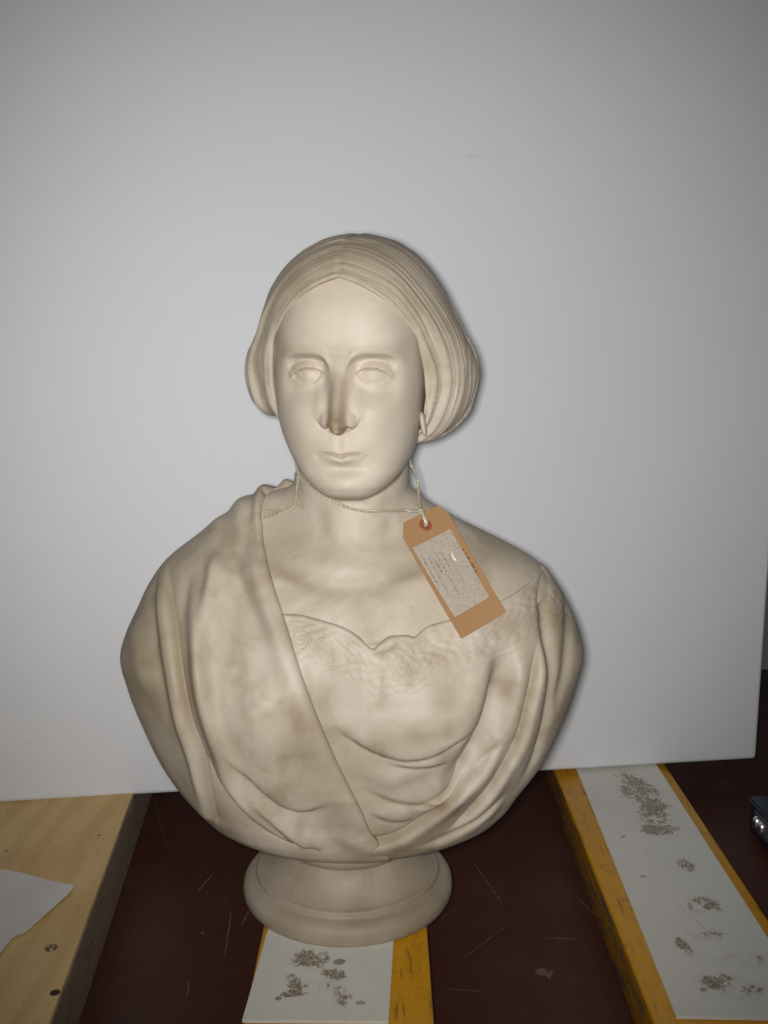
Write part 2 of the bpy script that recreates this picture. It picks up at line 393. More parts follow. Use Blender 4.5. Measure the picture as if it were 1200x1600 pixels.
for nm, x0, x1, lab, cor, bl, sk, sd in (
    ('yellow_batten', -91, 81.5, 'yellow painted batten with scuffed white strip, directly under the marble socle',
     [(418, 1454), (615, 1470), (607, 1596), (378, 1594)],
     [(488, 1498, 19, 15, 0.2, 0.70), (460, 1535, 7, 14, 0.3, 0.69), (458, 1552, 13, 6, 0.1, 0.71), (522, 1522, 12, 8, -0.5, 0.70), (537, 1556, 9, 16, 0.3, 0.74), (530, 1503, 6, 5, 0, 0.69), (434, 1560, 3.5, 3, 0, 0.66), (563, 1566, 5, 3, 0, 0.66), (492, 1540, 22, 10, 0, 0.80)], [], 0.0),
    ('yellow_batten', 279, 444.5, 'chipped yellow painted batten with brown-stained white strip, running clear of the bust',
     [(905, 1212), (1032, 1204), (1282, 1592), (1057, 1588)],
     [(1002, 1240, 24, 66, 0.06, 0.70), (1020, 1272, 22, 34, 0.06, 0.72), (1032, 1296, 26, 16, 0.0, 0.74), (1072, 1352, 10, 14, 0.2, 0.73), (1104, 1412, 12, 16, 0.5, 0.71), (1085, 1420, 6, 12, 0.2, 0.74), (1112, 1462, 16, 8, 0.2, 0.74), (1068, 1478, 6, 14, 0.2, 0.70), (1122, 1533, 18, 12, 0.2, 0.73), (1100, 1547, 5, 4, 0, 0.68), (1162, 1548, 22, 12, 0.1, 0.76), (973, 1307, 5, 2, 0.6, 0.67), (1005, 1369, 5, 3, 0, 0.70), (1180, 1500, 30, 10, 0, 0.79)],
     [((1045, 1400), (1140, 1485), 1.0), ((1035, 1440), (1100, 1470), 0.9), ((1010, 1325), (1014, 1340), 0.8)], 0.9)):
    e = empty(nm, lab, 'batten', ((x0 + x1) / 2, 0, ZT)); e['group'] = GB
    ib = Matrix.Translation(-e.location)
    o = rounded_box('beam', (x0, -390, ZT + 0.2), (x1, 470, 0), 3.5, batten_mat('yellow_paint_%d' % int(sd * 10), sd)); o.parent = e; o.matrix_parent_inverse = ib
    o = strip('white_strip', cor, 0.3, 3.5, strip_mat('scuffed_strip_%d' % int(sd * 10), bl, sk, sd), None); o.parent = e; o.matrix_parent_inverse = ib

# ---- plywood box on the left
m, nt, b, N, L = mat('pine_plywood')
v = ocoord(nt); vl = ocoord(nt, (7, 1.1, 7))
w1 = N('ShaderNodeTexWave'); w1.wave_type = 'BANDS'; w1.bands_direction = 'X'
mp = N('ShaderNodeMapping'); mp.inputs['Rotation'].default_value = (0, 0, 0.35); mp.inputs['Scale'].default_value = (1, 0.22, 1); tc = N('ShaderNodeTexCoord'); L(tc.outputs['Object'], mp.inputs[0]); L(mp.outputs[0], w1.inputs['Vector'])
w1.inputs['Scale'].default_value = 9.0; w1.inputs['Distortion'].default_value = 9.0; w1.inputs['Detail'].default_value = 3; w1.inputs['Detail Scale'].default_value = 1.3
c = mix(nt, mapr(nt, w1.outputs['Fac'], 0.45, 1.0), rgb(0.62, 0.43, 0.18), rgb(0.56, 0.375, 0.14))
c = mix(nt, mapr(nt, noise(nt, v, 7, 4), 0.45, 0.7, 0, 0.5), c, rgb(0.47, 0.27, 0.10))
c = mix(nt, mapr(nt, noise(nt, vl, 60, 4, 0.6), 0.5, 0.75, 0, 0.35), c, rgb(0.34, 0.2, 0.065))
for kp, kr in (((155, 1305), 3.2), ((10, 1329), 3.5)):
    c = mix(nt, mth(nt, 'MULTIPLY', blob_mask(nt, v, gxy(*kp, 25), kr * MM, kr * MM), 0.8), c, rgb(0.1, 0.05, 0.02))
L(c, b.inputs['Base Color']); b.inputs['Roughness'].default_value = 0.55
bump(nt, b, noise(nt, vl, 60, 4, 0.6), 0.12, 0.0008)
PLY = m
m, nt, b, N, L = mat('weathered_board_edge')
vl = ocoord(nt, (20, 1.3, 20)); g = noise(nt, vl, 14, 6, 0.7, 0.6); g2 = noise(nt, ocoord(nt, (60, 2.0, 60)), 12, 4, 0.7)
c = mix(nt, mapr(nt, g, 0.3, 0.7), rgb(0.22, 0.165, 0.115), rgb(0.42, 0.33, 0.24))
c = mix(nt, mapr(nt, g2, 0.64, 0.72, 0, 0.5), c, rgb(0.26, 0.21, 0.14))
L(c, b.inputs['Base Color']); b.inputs['Roughness'].default_value = 0.6
bump(nt, b, g, 0.5, 0.002)
EDGE = m
pf, pn = at(204, 1251, Z=25), at(78, 1600, Z=25)
dr = (pf - pn); dr /= np.linalg.norm(dr); nrm = np.array([-dr[1], dr[0], 0])        # nrm points left
def ply_slab(name, z0, z1, mt, parent, inset=0.0, r=1.0):
    a0 = pn - dr * 160 + nrm * inset; a1 = pf + dr * 260 + nrm * inset
    pts = [a0, a1, a1 + nrm * 620, a0 + nrm * 620]
    bm = bmesh.new(); top = [bm.verts.new(Vector((p[0], p[1], z1)) * MM) for p in pts]; bot = [bm.verts.new(Vector((p[0], p[1], z0)) * MM) for p in pts]
    bm.faces.new(top[::-1]); bm.faces.new(bot)
    for i in range(4): bm.faces.new((top[i], top[(i+1) % 4], bot[(i+1) % 4], bot[i]))
    bmesh.ops.recalc_face_normals(bm, faces=bm.faces[:])
    bmesh.ops.bevel(bm, geom=bm.edges[:], offset=r * MM, segments=2, affect='EDGES')
    me = bpy.data.meshes.new(name); bm.to_mesh(me); bm.free(); me.materials.append(mt)
    o = bpy.data.objects.new(name, me); COL.objects.link(o); o.parent = parent
    return o
ply = empty('plywood_crate', 'pale pine plywood crate top with dark weathered side, under the torn paper', 'crate', (0, 0, 0))
ply_slab('side_board', ZT + 0.3, 22.6, EDGE, ply, 0.0, 1.2)
ply_slab('plywood_top', 22.8, 25.0, PLY, ply, 0.6, 0.5)
m, nt, b, N, L = mat('zinc_screw'); b.inputs['Base Color'].default_value = rgb(0.42, 0.36, 0.22); b.inputs['Metallic'].default_value = 1; b.inputs['Roughness'].default_value = 0.35
ZINC = m
m, nt, b, N, L = mat('dark_hole'); b.inputs['Base Color'].default_value = rgb(0.05, 0.028, 0.012); b.inputs['Roughness'].default_value = 0.9
HOLE = m
m, nt, b, N, L = mat('crushed_wood_rim'); b.inputs['Base Color'].default_value = rgb(0.22, 0.12, 0.04); b.inputs['Roughness'].default_value = 0.8
RIM = m
def disc(name, c, r, z, prof, mt, parent, n=28):
    vs, fs = [], []
    for (rr, zz) in prof:
        for k in range(n):
            t = 2 * math.pi * k / n; vs.append((c[0] + rr * r * math.cos(t), c[1] + rr * r * math.sin(t), z + zz))
    for i in range(len(prof) - 1):
        for k in range(n): fs.append((i*n+k, i*n+(k+1) % n, (i+1)*n+(k+1) % n, (i+1)*n+k))
    return obj(name, vs, fs, mt, parent)
q = at(80, 1481, Z=25)
disc('countersink', q, 6.0, 25.0, [(1.05, 0.02), (0.95, 0.3), (0.85, 0.25), (0.7, 0.1), (0.01, 0.05)], RIM, ply)
sc_ = disc('screw', q, 4.2, 25.0, [(1.0, 0.1), (0.95, 0.7), (0.6, 1.0), (0.01, 1.1)], ZINC, ply)
for a_ in (0.4, 0.4 + math.pi / 2):
    ca, sa = math.cos(a_), math.sin(a_)
    vs = [(q[0] + ca * x - sa * y, q[1] + sa * x + ca * y, 26.25) for x, y in ((-2.6, -0.5), (2.6, -0.5), (2.6, 0.5), (-2.6, 0.5))]
    obj('screw_slot', vs, [(0, 1, 2, 3)], HOLE, sc_, smooth=False)
q = at(86, 1551, Z=25)
disc('screw_hole', q, 4.6, 25.0, [(1.0, 0.05), (0.8, 0.25), (0.01, 0.22)], HOLE, ply)

# ---- torn sheet of paper lying on the crate
m, nt, b, N, L = mat('white_paper'); v = ocoord(nt)
L(mix(nt, noise(nt, v, 25, 4), rgb(0.66, 0.64, 0.60), rgb(0.58, 0.56, 0.52)), b.inputs['Base Color']); b.inputs['Roughness'].default_value = 0.7
bump(nt, b, noise(nt, v, 30, 4), 0.3, 0.002)
outl = [(-60, 1350), (0, 1358), (38, 1365), (75, 1376), (100, 1383), (116, 1386), (112, 1393), (104, 1401), (70, 1430), (48, 1450), (37, 1459), (29, 1460), (20, 1466), (8, 1480), (-2, 1494), (-60, 1530)]
pl3 = [at(x, y, Z=26.5) for x, y in outl]
bm = bmesh.new(); vv = [bm.verts.new(Vector((p[0], p[1], 26.5)) * MM) for p in pl3]; f = bm.faces.new(vv)
if f.normal.z < 0: f.normal_flip()
bmesh.ops.triangulate(bm, faces=bm.faces[:]); bmesh.ops.subdivide_edges(bm, edges=bm.edges[:], cuts=5, use_grid_fill=True)
tip_ = at(116, 1386, Z=26.5)
for p in bm.verts:
    d = math.hypot(p.co.x / MM - tip_[0], p.co.y / MM - tip_[1]); p.co.z += (2.2 * math.exp(-(d / 30) ** 2) + 0.35 * math.sin(p.co.x * 90) * math.sin(p.co.y * 70) + 0.1) * MM
r_ = bmesh.ops.extrude_face_region(bm, geom=bm.faces[:])
for g_ in r_['geom']:
    if isinstance(g_, bmesh.types.BMVert): g_.co.z += 0.25 * MM
bmesh.ops.recalc_face_normals(bm, faces=bm.faces[:])
me = bpy.data.meshes.new('paper_sheet'); bm.to_mesh(me); bm.free(); me.materials.append(m)
o = bpy.data.objects.new('paper_sheet', me); COL.objects.link(o)
o['label'] = 'torn white paper sheet lying on the pale plywood crate'; o['category'] = 'paper'

# ---- dark blue case at the right
m, nt, b, N, L = mat('dark_blue_vinyl'); v = ocoord(nt)
L(mix(nt, noise(nt, v, 30, 4), rgb(0.007, 0.014, 0.045), rgb(0.011, 0.022, 0.062)), b.inputs['Base Color']); b.inputs['Roughness'].default_value = 0.4
bump(nt, b, noise(nt, v, 500, 3), 0.3, 0.001)
BLUE = m
m, nt, b, N, L = mat('chrome'); b.inputs['Base Color'].default_value = rgb(0.85, 0.85, 0.85); b.inputs['Metallic'].default_value = 1; b.inputs['Roughness'].default_value = 0.3
CHROME = m
m, nt, b, N, L = mat('worn_grey_trim'); b.inputs['Base Color'].default_value = rgb(0.06, 0.065, 0.06); b.inputs['Roughness'].default_value = 0.45
TRIM = m
cc = at(1169, 1298, Z=ZT)
case = empty('blue_case', 'dark blue case with chrome catch standing open beside the white panel', 'case', (cc[0], cc[1], ZT))
case.rotation_euler = (0, 0, math.radians(3))
rounded_box('case_body', (0, -330, 0.3), (260, 0, 46), 5, BLUE, case)
rounded_box('body_top', (-0.8, -330.5, 46.2), (260, 0.5, 50), 1.0, BLUE, case)
rounded_box('trim_strip', (-2.2, -331, 44), (-0.3, 1, 47), 0.5, TRIM, case)
rounded_box('case_lid', (24, -34, 50.5), (262, 2, 330), 7, BLUE, case)
rounded_box('catch_plate', (-3.5, -62, 16), (-0.2, -22, 42), 1.2, TRIM, case)
for yy in (-33, -49):
    vs, fs = [], []
    for a in range(9):
        for k in range(20):
            t = math.pi * a / 8; p_ = 2 * math.pi * k / 20
            vs.append((-4 - 6.5 * math.sin(t) * math.cos(p_), yy + 6.5 * math.sin(t) * math.sin(p_), 28 + 10 * math.cos(t)))
    for a in range(8):
        for k in range(20): fs.append((a*20+k, (a+1)*20+k, (a+1)*20+(k+1) % 20, a*20+(k+1) % 20))
    obj('catch', vs, fs, CHROME, case)
rounded_box('corner_guard', (-3.0, -105, 8), (-0.2, -80, 30), 1.2, TRIM, case)

# ================================================================== the bust (millimetres)
# --- head frame: u to the viewer's right, v out of the face, w up from the eye line
PSI = math.radians(8.0); AX, AY, EZ = 5.0, -6.0, 573.0
def loc(P):
    x, y, z = P[:, 0] - AX, P[:, 1] - AY, P[:, 2] - EZ
    return x * math.cos(PSI) - y * math.sin(PSI), -x * math.sin(PSI) - y * math.cos(PSI), z
def unloc(u, v, w):
    return np.array([AX + u * math.cos(PSI) - v * math.sin(PSI), AY - u * math.sin(PSI) - v * math.cos(PSI), EZ + w])

kw = [-122, -116, -108, -98, -85, -70, -50, -25, 0, 20, 45, 70, 95, 115, 128, 132]
f_a = table(kw, [12, 26, 38, 48, 57, 64, 70, 73.5, 75.5, 75, 73, 66, 54, 37, 14, 4])
f_f = table(kw, [60, 80, 88, 90, 87, 86, 85, 84, 84, 87, 88, 84, 71, 50, 20, 0])
f_b = table(kw, [40, 25, 10, 0, -8, -20, -45, -80, -92, -96, -98, -94, -82, -60, -30, -15])
f_c = table(kw, [52, 45, 35, 28, 20, 14, 10, 5, 2, 0, 0, 0, -2, -5, -8, -8])
brow = table([4, 8, 12, 18, 26, 36, 46, 54, 60], [0, 7.5, 14, 17.8, 19.2, 19.3, 18.6, 16.0, 12])
sdep = table([4, 10, 20, 31, 45, 55, 62], [7, 9, 10.5, 9.8, 7.8, 5, 2])
nose_h = table([-56, -50, -46, -40, -30, -15, 0, 6, 14, 22], [20.5, 22, 22.5, 21.5, 17.5, 12, 6.2, 3.6, 1.5, 0])
nose_w = table([-56, -46, -40, -30, -15, 0, 6, 14, 22], [8.8, 9.2, 9.0, 8.4, 7.8, 7.4, 8, 10, 13])
nose_b = table([0, 4, 8.5, 13, 17, 21], [-54.5, -53, -47.5, -49, -46.5, -40])

def loft(u, v, a, fr, bk, c, pf, pb):
    d = v - c
    b = np.where(d > 0, fr - c, c - bk); p = np.where(d > 0, pf, pb)
    r = np.sqrt(u * u + d * d) + 1e-3
    rho = (np.abs(u / a) ** p + np.abs(d / b) ** p) ** (1 / p) + 1e-4
    return r * (1 - 1 / rho)

def face_relief(u, w):
    s = np.abs(u)
    H = np.zeros_like(u)
    # eye sockets under a crisp brow
    bw = brow(s)
    rec = sdep(s) * (0.65 * sst(bw + 2.0, bw - 3.5, w) + 0.35 * sst(bw + 6, bw - 9, w)) * sst(-34, 0, w) * sst(5.0, 17.0, s) * sst(64, 44, s)
    H -= rec
    H += 1.4 * np.exp(-((w - bw - 3.0) / 6) ** 2) * sst(4, 14, s) * sst(58, 40, s)
    # cheeks, muzzle, chin
    H += 2.6 * gau(s, w, 18, -24, 8, 17)
    H += 5.0 * gau(s, w, 36, -36, 22, 20) + 2.0 * gau(s, w, 33, -62, 18, 18)
    H += 6.5 * gau(u, w, 0, -66, 24, 17)
    H += 4.5 * gau(u, w, 0, -104, 19, 12) - 2.6 * gau(u, w, 0, -88, 17, 5.0)
    H -= 0.6 * np.exp(-(((s - 19) - (-48 - w) * 0.5) / 7.0) ** 2) * sst(-78, -68, w) * sst(-44, -52, w)
    H -= 3.0 * gau(s, w, 62, 22, 9, 20)
    # philtrum
    H += -0.6 * gau(u, w, 0, -60, 3.2, 7) + 0.25 * gau(s, w, 5.5, -61, 2.8, 7)
    # lips: parting line dips at the centre, corners tucked in
    ln = -73.0 - 1.9 * np.exp(-(u / 5) ** 2) + 0.0012 * u * u - 0.6 * np.exp(-((s - 20) / 4) ** 2)
    env = sst(24, 12, s)
    H += 1.3 * np.exp(-((w - ln - 3.5) / 4.6) ** 2) * sst(22, 4, s)
    H += 4.4 * np.exp(-((w - ln + 4.8) / 3.9) ** 2) * sst(21, 5, s)
    H -= 2.7 * np.exp(-((w - ln) / 1.0) ** 2) * sst(22.5, 15, s)
    H -= 1.3 * gau(s, w, 22.5, -75.5, 3.6, 4.0)
    H -= 1.0 * np.exp(-(((s - 22) - (-75 - w) * 0.7) / 2.4) ** 2) * sst(-88, -80, w) * sst(-73, -77, w) * (u > 0)
    # nose
    nh = nose_h(w) * 1 / (1 + (s / nose_w(w)) ** 2.7)
    q = ((s - 10.4) / 5.9) ** 2 + ((w + 42.0) / 8.5) ** 2
    ala = 9.5 * np.exp(-q ** 1.3)
    tip = 23.0 * np.exp(-((s / 10.5) ** 2 + ((w + 44) / 9.5) ** 2) ** 1.5)
    n = smax(smax(nh, ala, 8.0), tip, 4.0) * sst(27, 15, s)
    bt = nose_b(s)
    n = n * sst(bt - 1.6, bt + 2.2, w) * sst(24, 12, w)
    n -= 3.0 * gau(s, w, 8.0, -48.5, 3.2, 1.8)
    H += n
    H -= 0.6 * np.exp(-((np.sqrt(np.maximum(q, 1e-6)) - 1.3) / 0.22) ** 2) * sst(11, 16, s) * sst(-52, -48, w) * sst(-30, -38, w)
    return H

def eye_parts(u, v, w):
    s = np.abs(u); e = s - 31
    vc = 63.2 - 0.26 * np.maximum(e, 0)
    r = np.sqrt((e / 1.24) ** 2 + (v - vc) ** 2 + w ** 2)
    up = 8.2 * (1 - (np.abs(e + 1) / 18.5) ** 2.2) - 0.8
    lo = -8.6 * (1 - (np.abs(e) / 18.5) ** 2) - 0.8
    ball = r - 15.3 + 1.6 * np.exp(-((w - up + 0.6) / 1.0) ** 2) * (np.abs(e) < 20)
    lid_u = smax(r - 18.1, (up - w), 0.6)
    lid_l = smax(r - 15.5, (w - lo), 1.6)
    return ball, lid_u, lid_l, e

def head_field(P):
    u, v, w = loc(P)
    u = u - 5.0 * sst(-30, -112, w)
    a, fr, bk, c = f_a(w), f_f(w), f_b(w), f_c(w)
    f = loft(u, v, a, fr, bk, c, 2.75, 2.1)
    f = np.maximum(f, np.maximum(w - 131, -121 - w) * 1.0)
    fm = sst(5, 40, v)
    near = fm > 0
    H = np.zeros_like(f); H[near] = face_relief(u[near], w[near])
    f = f - H * fm * 0.93
    m = near & (np.abs(w) < 40)
    if m.any():
        ball, lu, ll, e = eye_parts(u[m], v[m], w[m])
        fc = f[m] + 1.3 * np.exp(-((w[m] - (7.4 * (1 - (np.abs(e + 1) / 24.0) ** 2) + 7.6)) / 1.5) ** 2) * sst(22, 14, np.abs(e)); g = smin(fc, lu, 1.6); g = smin(g, ll, 9.0); g = np.minimum(g, ball)
        f[m] = g
    return f

def cone(P, a, b, ra, rb, sx=1.0, sy=1.0):
    a = np.array(a, np.float32); b = np.array(b, np.float32)
    t = np.clip((P[:, 2] - a[2]) / (b[2] - a[2]), -0.4, 1.4)
    cx = a[0] + t * (b[0] - a[0]); cy = a[1] + t * (b[1] - a[1]); r = ra + t * (rb - ra)
    d = np.sqrt(((P[:, 0] - cx) / sx) ** 2 + ((P[:, 1] - cy) / sy) ** 2) - r
    return d

# --- torso loft from its outline
kz = [70, 76, 82, 90, 100, 114, 132, 160, 205, 250, 278, 300, 325, 353, 378, 397, 420, 438, 450, 458]
t_L = table(kz, [10, 52, 84, 114, 136, 153, 170, 191, 214, 231, 237, 231, 219, 205, 186, 162, 130, 106, 82, 48])
t_R = table(kz, [10, 52, 90, 122, 146, 164, 178, 200, 224, 240, 246, 242, 232, 216, 194, 160, 114, 84, 66, 44])
t_f = table(kz, [-20, -68, -86, -98, -105, -110, -114, -119, -126, -131, -131, -127, -117, -101, -84, -66, -46, -36, -28, -15])
t_b = table(kz, [-5, 22, 34, 44, 52, 60, 66, 76, 88, 96, 98, 98, 96, 92, 86, 80, 70, 60, 50, 30])
t_c = table(kz, [-15, -20, -25, -28, -28, -26, -22, -16, -6, 2, 6, 8, 8, 8, 8, 8, 8, 8, 8, 8])
def torso_field(P):
    x, y, z = P[:, 0], P[:, 1], P[:, 2]
    a = np.where(x < 0, t_L(z), t_R(z))
    f = loft(x, -y, a, -t_f(z), -t_b(z), -t_c(z), 2.25, 2.0)
    f = np.maximum(f, np.maximum(z - 457, 71 - z))
    fm = sst(-10, -60, y)
    H = 10 * gau(x, z, 84, 238, 52, 55) + 13 * gau(x, z, -85, 235, 55, 52)
    H += -6 * gau(x, z, 0, 250, 26, 70)
    H += -9 * gau(x, z, 150, 245, 16, 60)
    H += 5 * np.exp(-((z - 372 - 0.10 * np.abs(x)) / 9) ** 2) * sst(25, 60, np.abs(x)) * sst(190, 120, np.abs(x))
    return f - H * fm

def neck_field(P):
    n = cone(P, (2, -9, 380), (4, 3, 520), 62, 56, 1.0, 1.0)
    x, y, z = P[:, 0], P[:, 1], P[:, 2]
    n = np.maximum(n, np.maximum(z - 560, 330 - z))
    return n

def skin_field(P):
    x, y, z = P[:, 0], P[:, 1], P[:, 2]
    out = np.full(len(P), 50.0, np.float32)
    hm = z > 435
    if hm.any(): out[hm] = head_field(P[hm])
    nk = neck_field(P)
    out = smin(out, nk, 7.0)
    tm = z < 520
    if tm.any():
        t = torso_field(P[tm])
        t = smax(t, neck_z(x[tm]) - 24 - z[tm], 2)
        out[tm] = smin(out[tm], t, 24.0)
    return out

# --- locate a pixel's ray on a field
def cast(pts, field, off=0.0):
    D = np.array([ray(*p) for p in pts]); ts = np.linspace(700, 1350, 420)
    out = []
    for d in D:
        P = (CAM + ts[:, None] * d).astype(np.float32); f = field(P) - off
        k = np.argmax(f < 0)
        if not (f < 0).any(): k = int(np.argmin(f))
        t0 = ts[max(k - 1, 0)]; t1 = ts[k]
        q = (CAM + np.linspace(t0, t1, 20)[:, None] * d).astype(np.float32); fq = field(q) - off
        j = int(np.argmax(fq < 0)) if (fq < 0).any() else 19
        out.append(q[j])
    return np.array(out)

# --- edges of the garments, as front-elevation curves
sh_px = [(402, 800), (406, 850), (420, 915), (440, 975), (460, 1040), (490, 1120), (520, 1190), (550, 1250), (580, 1305), (607, 1341)]
sh3 = cast(sh_px, torso_field, 8.0)
o_ = np.argsort(sh3[:, 2])
edge_x = table(np.r_[60, sh3[o_, 2], 480], np.r_[sh3[o_][0, 0] + 4, sh3[o_, 0], sh3[o_][-1, 0] + 12])
nk_px = [(410, 958), (440, 960), (470, 962), (505, 971), (540, 984), (562, 998), (577, 1013), (584, 1017), (594, 1009), (606, 999), (622, 994), (640, 994), (648, 996), (656, 989), (668, 980), (690, 973), (720, 965), (760, 950), (800, 930), (830, 908), (848, 888)]
nk3 = cast(nk_px, torso_field, 3.0)
neck_z = table(np.r_[-300, nk3[:, 0], 320], np.r_[nk3[0, 2] + 8, nk3[:, 2], nk3[-1, 2] - 20], 1500)

def dress_field(P):
    x, y, z = P[:, 0], P[:, 1], P[:, 2]
    t = torso_field(P)
    up = (z - neck_z(x)) * 0.85 + sst(5, 60, y) * 5
    d = smax(t - 3.0, up, 1.2)
    d = smax(d, (edge_x(z) - 20 - x) * 0.87, 2)
    return smax(d, 80 - z, 3)

def shawl_field(P):
    x, y, z = P[:, 0], P[:, 1], P[:, 2]
    t = torso_field(P) - 8.0
    ex = edge_x(z) + sst(-2, 30, y) * 110 + sst(45, 80, y) * (310 - 200 * sst(330, 400, z))
    left = (x - ex) * 0.87
    d = smax(t, left, 2.2)
    return smax(d, z - 461, 12)

# --- carved folds: (pixel polyline, height, width, kind)
def seg_dist(V, Nn, Q):
    """distance, sign and arc position of vertices to a 3-D polyline"""
    best = np.full(len(V), 1e9, np.float32); sgn = np.zeros(len(V), np.float32); arc = np.zeros(len(V), np.float32)
    L = np.r_[0, np.cumsum(np.linalg.norm(np.diff(Q, axis=0), axis=1))]
    for i in range(len(Q) - 1):
        a, b = Q[i], Q[i+1]; ab = b - a; l2 = ab @ ab
        t = np.clip(((V - a) @ ab) / l2, 0, 1)
        d = V - (a + t[:, None] * ab); dd = np.sqrt((d * d).sum(1))
        m = dd < best
        best[m] = dd[m]
        side = np.cross(ab, Nn[m])
        sgn[m] = np.sign((d[m] * side).sum(1)); arc[m] = (L[i] + t[m] * (L[i+1] - L[i])) / L[-1]
    return best, sgn, arc

def relax(D, quads, n, it=4):
    """even out a per-vertex field over the mesh"""
    a = np.concatenate([quads[:, k] for k in range(4)]); b = np.concatenate([quads[:, (k + 1) % 4] for k in range(4)])
    a, b = np.r_[a, b], np.r_[b, a]; cnt = np.maximum(np.bincount(a, minlength=n), 1)
    for _ in range(it): D = 0.4 * D + 0.6 * np.bincount(a, D[b], minlength=n) / cnt
    return D

def apply_folds(V, Nn, folds, field, off, stain_shade):
    D = np.zeros(len(V), np.float32)
    for px, A, wd, kind, *tp in folds:
        t0, t1 = tp[0] if tp else (0.18, 0.18)
        Q = spline(cast(px, field, off), 22).astype(np.float32)
        lo, hi = Q.min(0) - 4.5 * wd - 8, Q.max(0) + 4.5 * wd + 8
        m = ((V > lo) & (V < hi)).all(1) & (Nn[:, 1] < 0.35)
        if not m.any(): continue
        d, sg, ar = seg_dist(V[m], Nn[m], Q)
        tap = sst(0, t0, ar) * sst(1, 1 - t1, ar) if t0 > 0 or t1 > 0 else 1
        t0_ = d * sg
        if kind == 'r': h = A * np.exp(-(d / wd) ** 2)
        elif kind == 'g': h = -A * np.exp(-(d / wd) ** 2)
        elif kind == 'v': h = -A * np.exp(-d / wd)
        elif kind == 's':
            tq_ = np.maximum(t0_, 0); rr_ = 4.6
            h = np.where(t0_ > 0, 1.75 * A * (1 - np.exp(-tq_ / rr_)) * np.exp(-(tq_ / (1.7 * wd)) ** 1.3) - 0.45 * A * np.exp(-tq_ / 3.2), -0.45 * A * np.exp(-np.maximum(-t0_, 0) / (wd * 0.8)))
        if kind == 's': h = h - 0.22 * A * np.exp(-(d / 2.0) ** 2)
        h = h * tap
        D[m] += h
        if kind in 'vs':
            stain_shade[m] += 0.42 * np.exp(-(d / 2.2) ** 2) * tap  # darker line along the bottom of the crease
    return D

# ---------------------------------------------------------------- build: bust
bust = empty('marble_bust', 'cream marble bust of a draped woman with centre-parted hair on a round socle', 'bust')

V, Q, Nn = mesh_field(skin_field, (-265, -150, 270), (268, 112, 712), 1.05)
u, v, w = loc(V)
st = np.zeros(len(V))
# touch-worn brown patina on nose, brows and chin
st += (0.66 + 0.26 * sst(-24, -42, w)) * sst(-3, 9, v - 80) * np.exp(-(u / 10) ** 4) * sst(-56, -50, w) * sst(20, -6, w) * (v > 60)
st += 0.28 * gau(np.abs(u), w, 32, 24, 22, 5) * (v > 40) + 0.25 * gau(u, w, 0, 18, 10, 10) * (v > 40)
fc_ = 1 - 0.75 * sst(-125, -105, w)
st += fc_ * (0.25 * np.clip(vnoise(V, 45, 3) * 1.6 - 0.75, 0, 1) + 0.2 * np.clip(vnoise(V, 16, 4) * 1.8 - 1.0, 0, 1))
st += 0.30 * gau(V[:, 0], V[:, 2], 155, 395, 65, 42) + 0.2 * gau(V[:, 0], V[:, 2], -70, 410, 40, 50)  # darkened towards the shoulders, light falloff painted into the colour
st *= 1 - 0.75 * np.clip(gau(np.abs(u), w, 31, -1, 21, 15) * (v > 40), 0, 1)
# darker line along the lid edge and between the lips
e_ = np.abs(u) - 31; up_ = 8.2 * (1 - (np.abs(e_ + 1) / 18.5) ** 2.2) - 0.8; uc_ = u - 5.0 * sst(-30, -112, w)
st += 0.5 * np.exp(-((w - up_ + 0.4) / 0.9) ** 2) * sst(19, 15, np.abs(e_)) * (v > 50)
ln_ = -73.0 - 1.9 * np.exp(-(uc_ / 5) ** 2) + 0.0012 * uc_ ** 2 - 0.6 * np.exp(-((np.abs(uc_) - 20) / 4) ** 2)
st += 0.45 * np.exp(-((w - ln_) / 0.9) ** 2) * sst(22.5, 16, np.abs(uc_)) * (v > 60)
clean = 0.62 * sst(-116, -100, w) * sst(20, 45, v)
# pupils: a small drilled dot in an incised ring
for cu, cw in ((-36.5, 1.8), (29.5, 1.8)):
    rr = np.sqrt((u - cu) ** 2 + (w - cw) ** 2); mk = v > 60
    dn = np.where(mk, -0.05 * np.exp(-((rr - 4.4) / 0.9) ** 2) * (w < 5.2) - 0.7 * np.exp(-(rr / 1.1) ** 2), 0)
    V = V + Nn * dn[:, None].astype(np.float32)
SK = [
 ([(425, 860), (455, 893), (500, 912), (550, 918), (600, 908), (640, 885), (668, 850)], 5.0, 13, 'g', (0.25, 0.25)),
 ([(450, 835), (490, 880), (540, 890), (595, 880), (635, 840)], 3.0, 16, 'r', (0.25, 0.25)),
 ([(560, 925), (575, 955), (586, 990), (590, 1010)], 2.2, 9, 'g', (0.3, 0.1)),
 ([(500, 790), (505, 830), (525, 870)], 1.8, 8, 'g', (0.3, 0.3)),
 ([(610, 795), (608, 835), (590, 870)], 1.8, 8, 'g', (0.3, 0.3)),
]
dm = (V[:, 2] < 470)
dsk = np.zeros(len(V), np.float32); ds_ = np.zeros(int(dm.sum()), np.float32)
dsk[dm] = apply_folds(V[dm], Nn[dm], SK, lambda P: smin(neck_field(P), torso_field(P), 24.0), 0.0, ds_)
V = V + Nn * dsk[:, None]
st += 0.25 * np.clip(-dsk / 5, 0, 1)  # shade of the neck and chest hollows tinted in by groove depth
obj('head_and_chest', V, Q, MARBLE, bust, attrs={'stain_shade': np.clip(st, 0, 1), 'clean': clean})

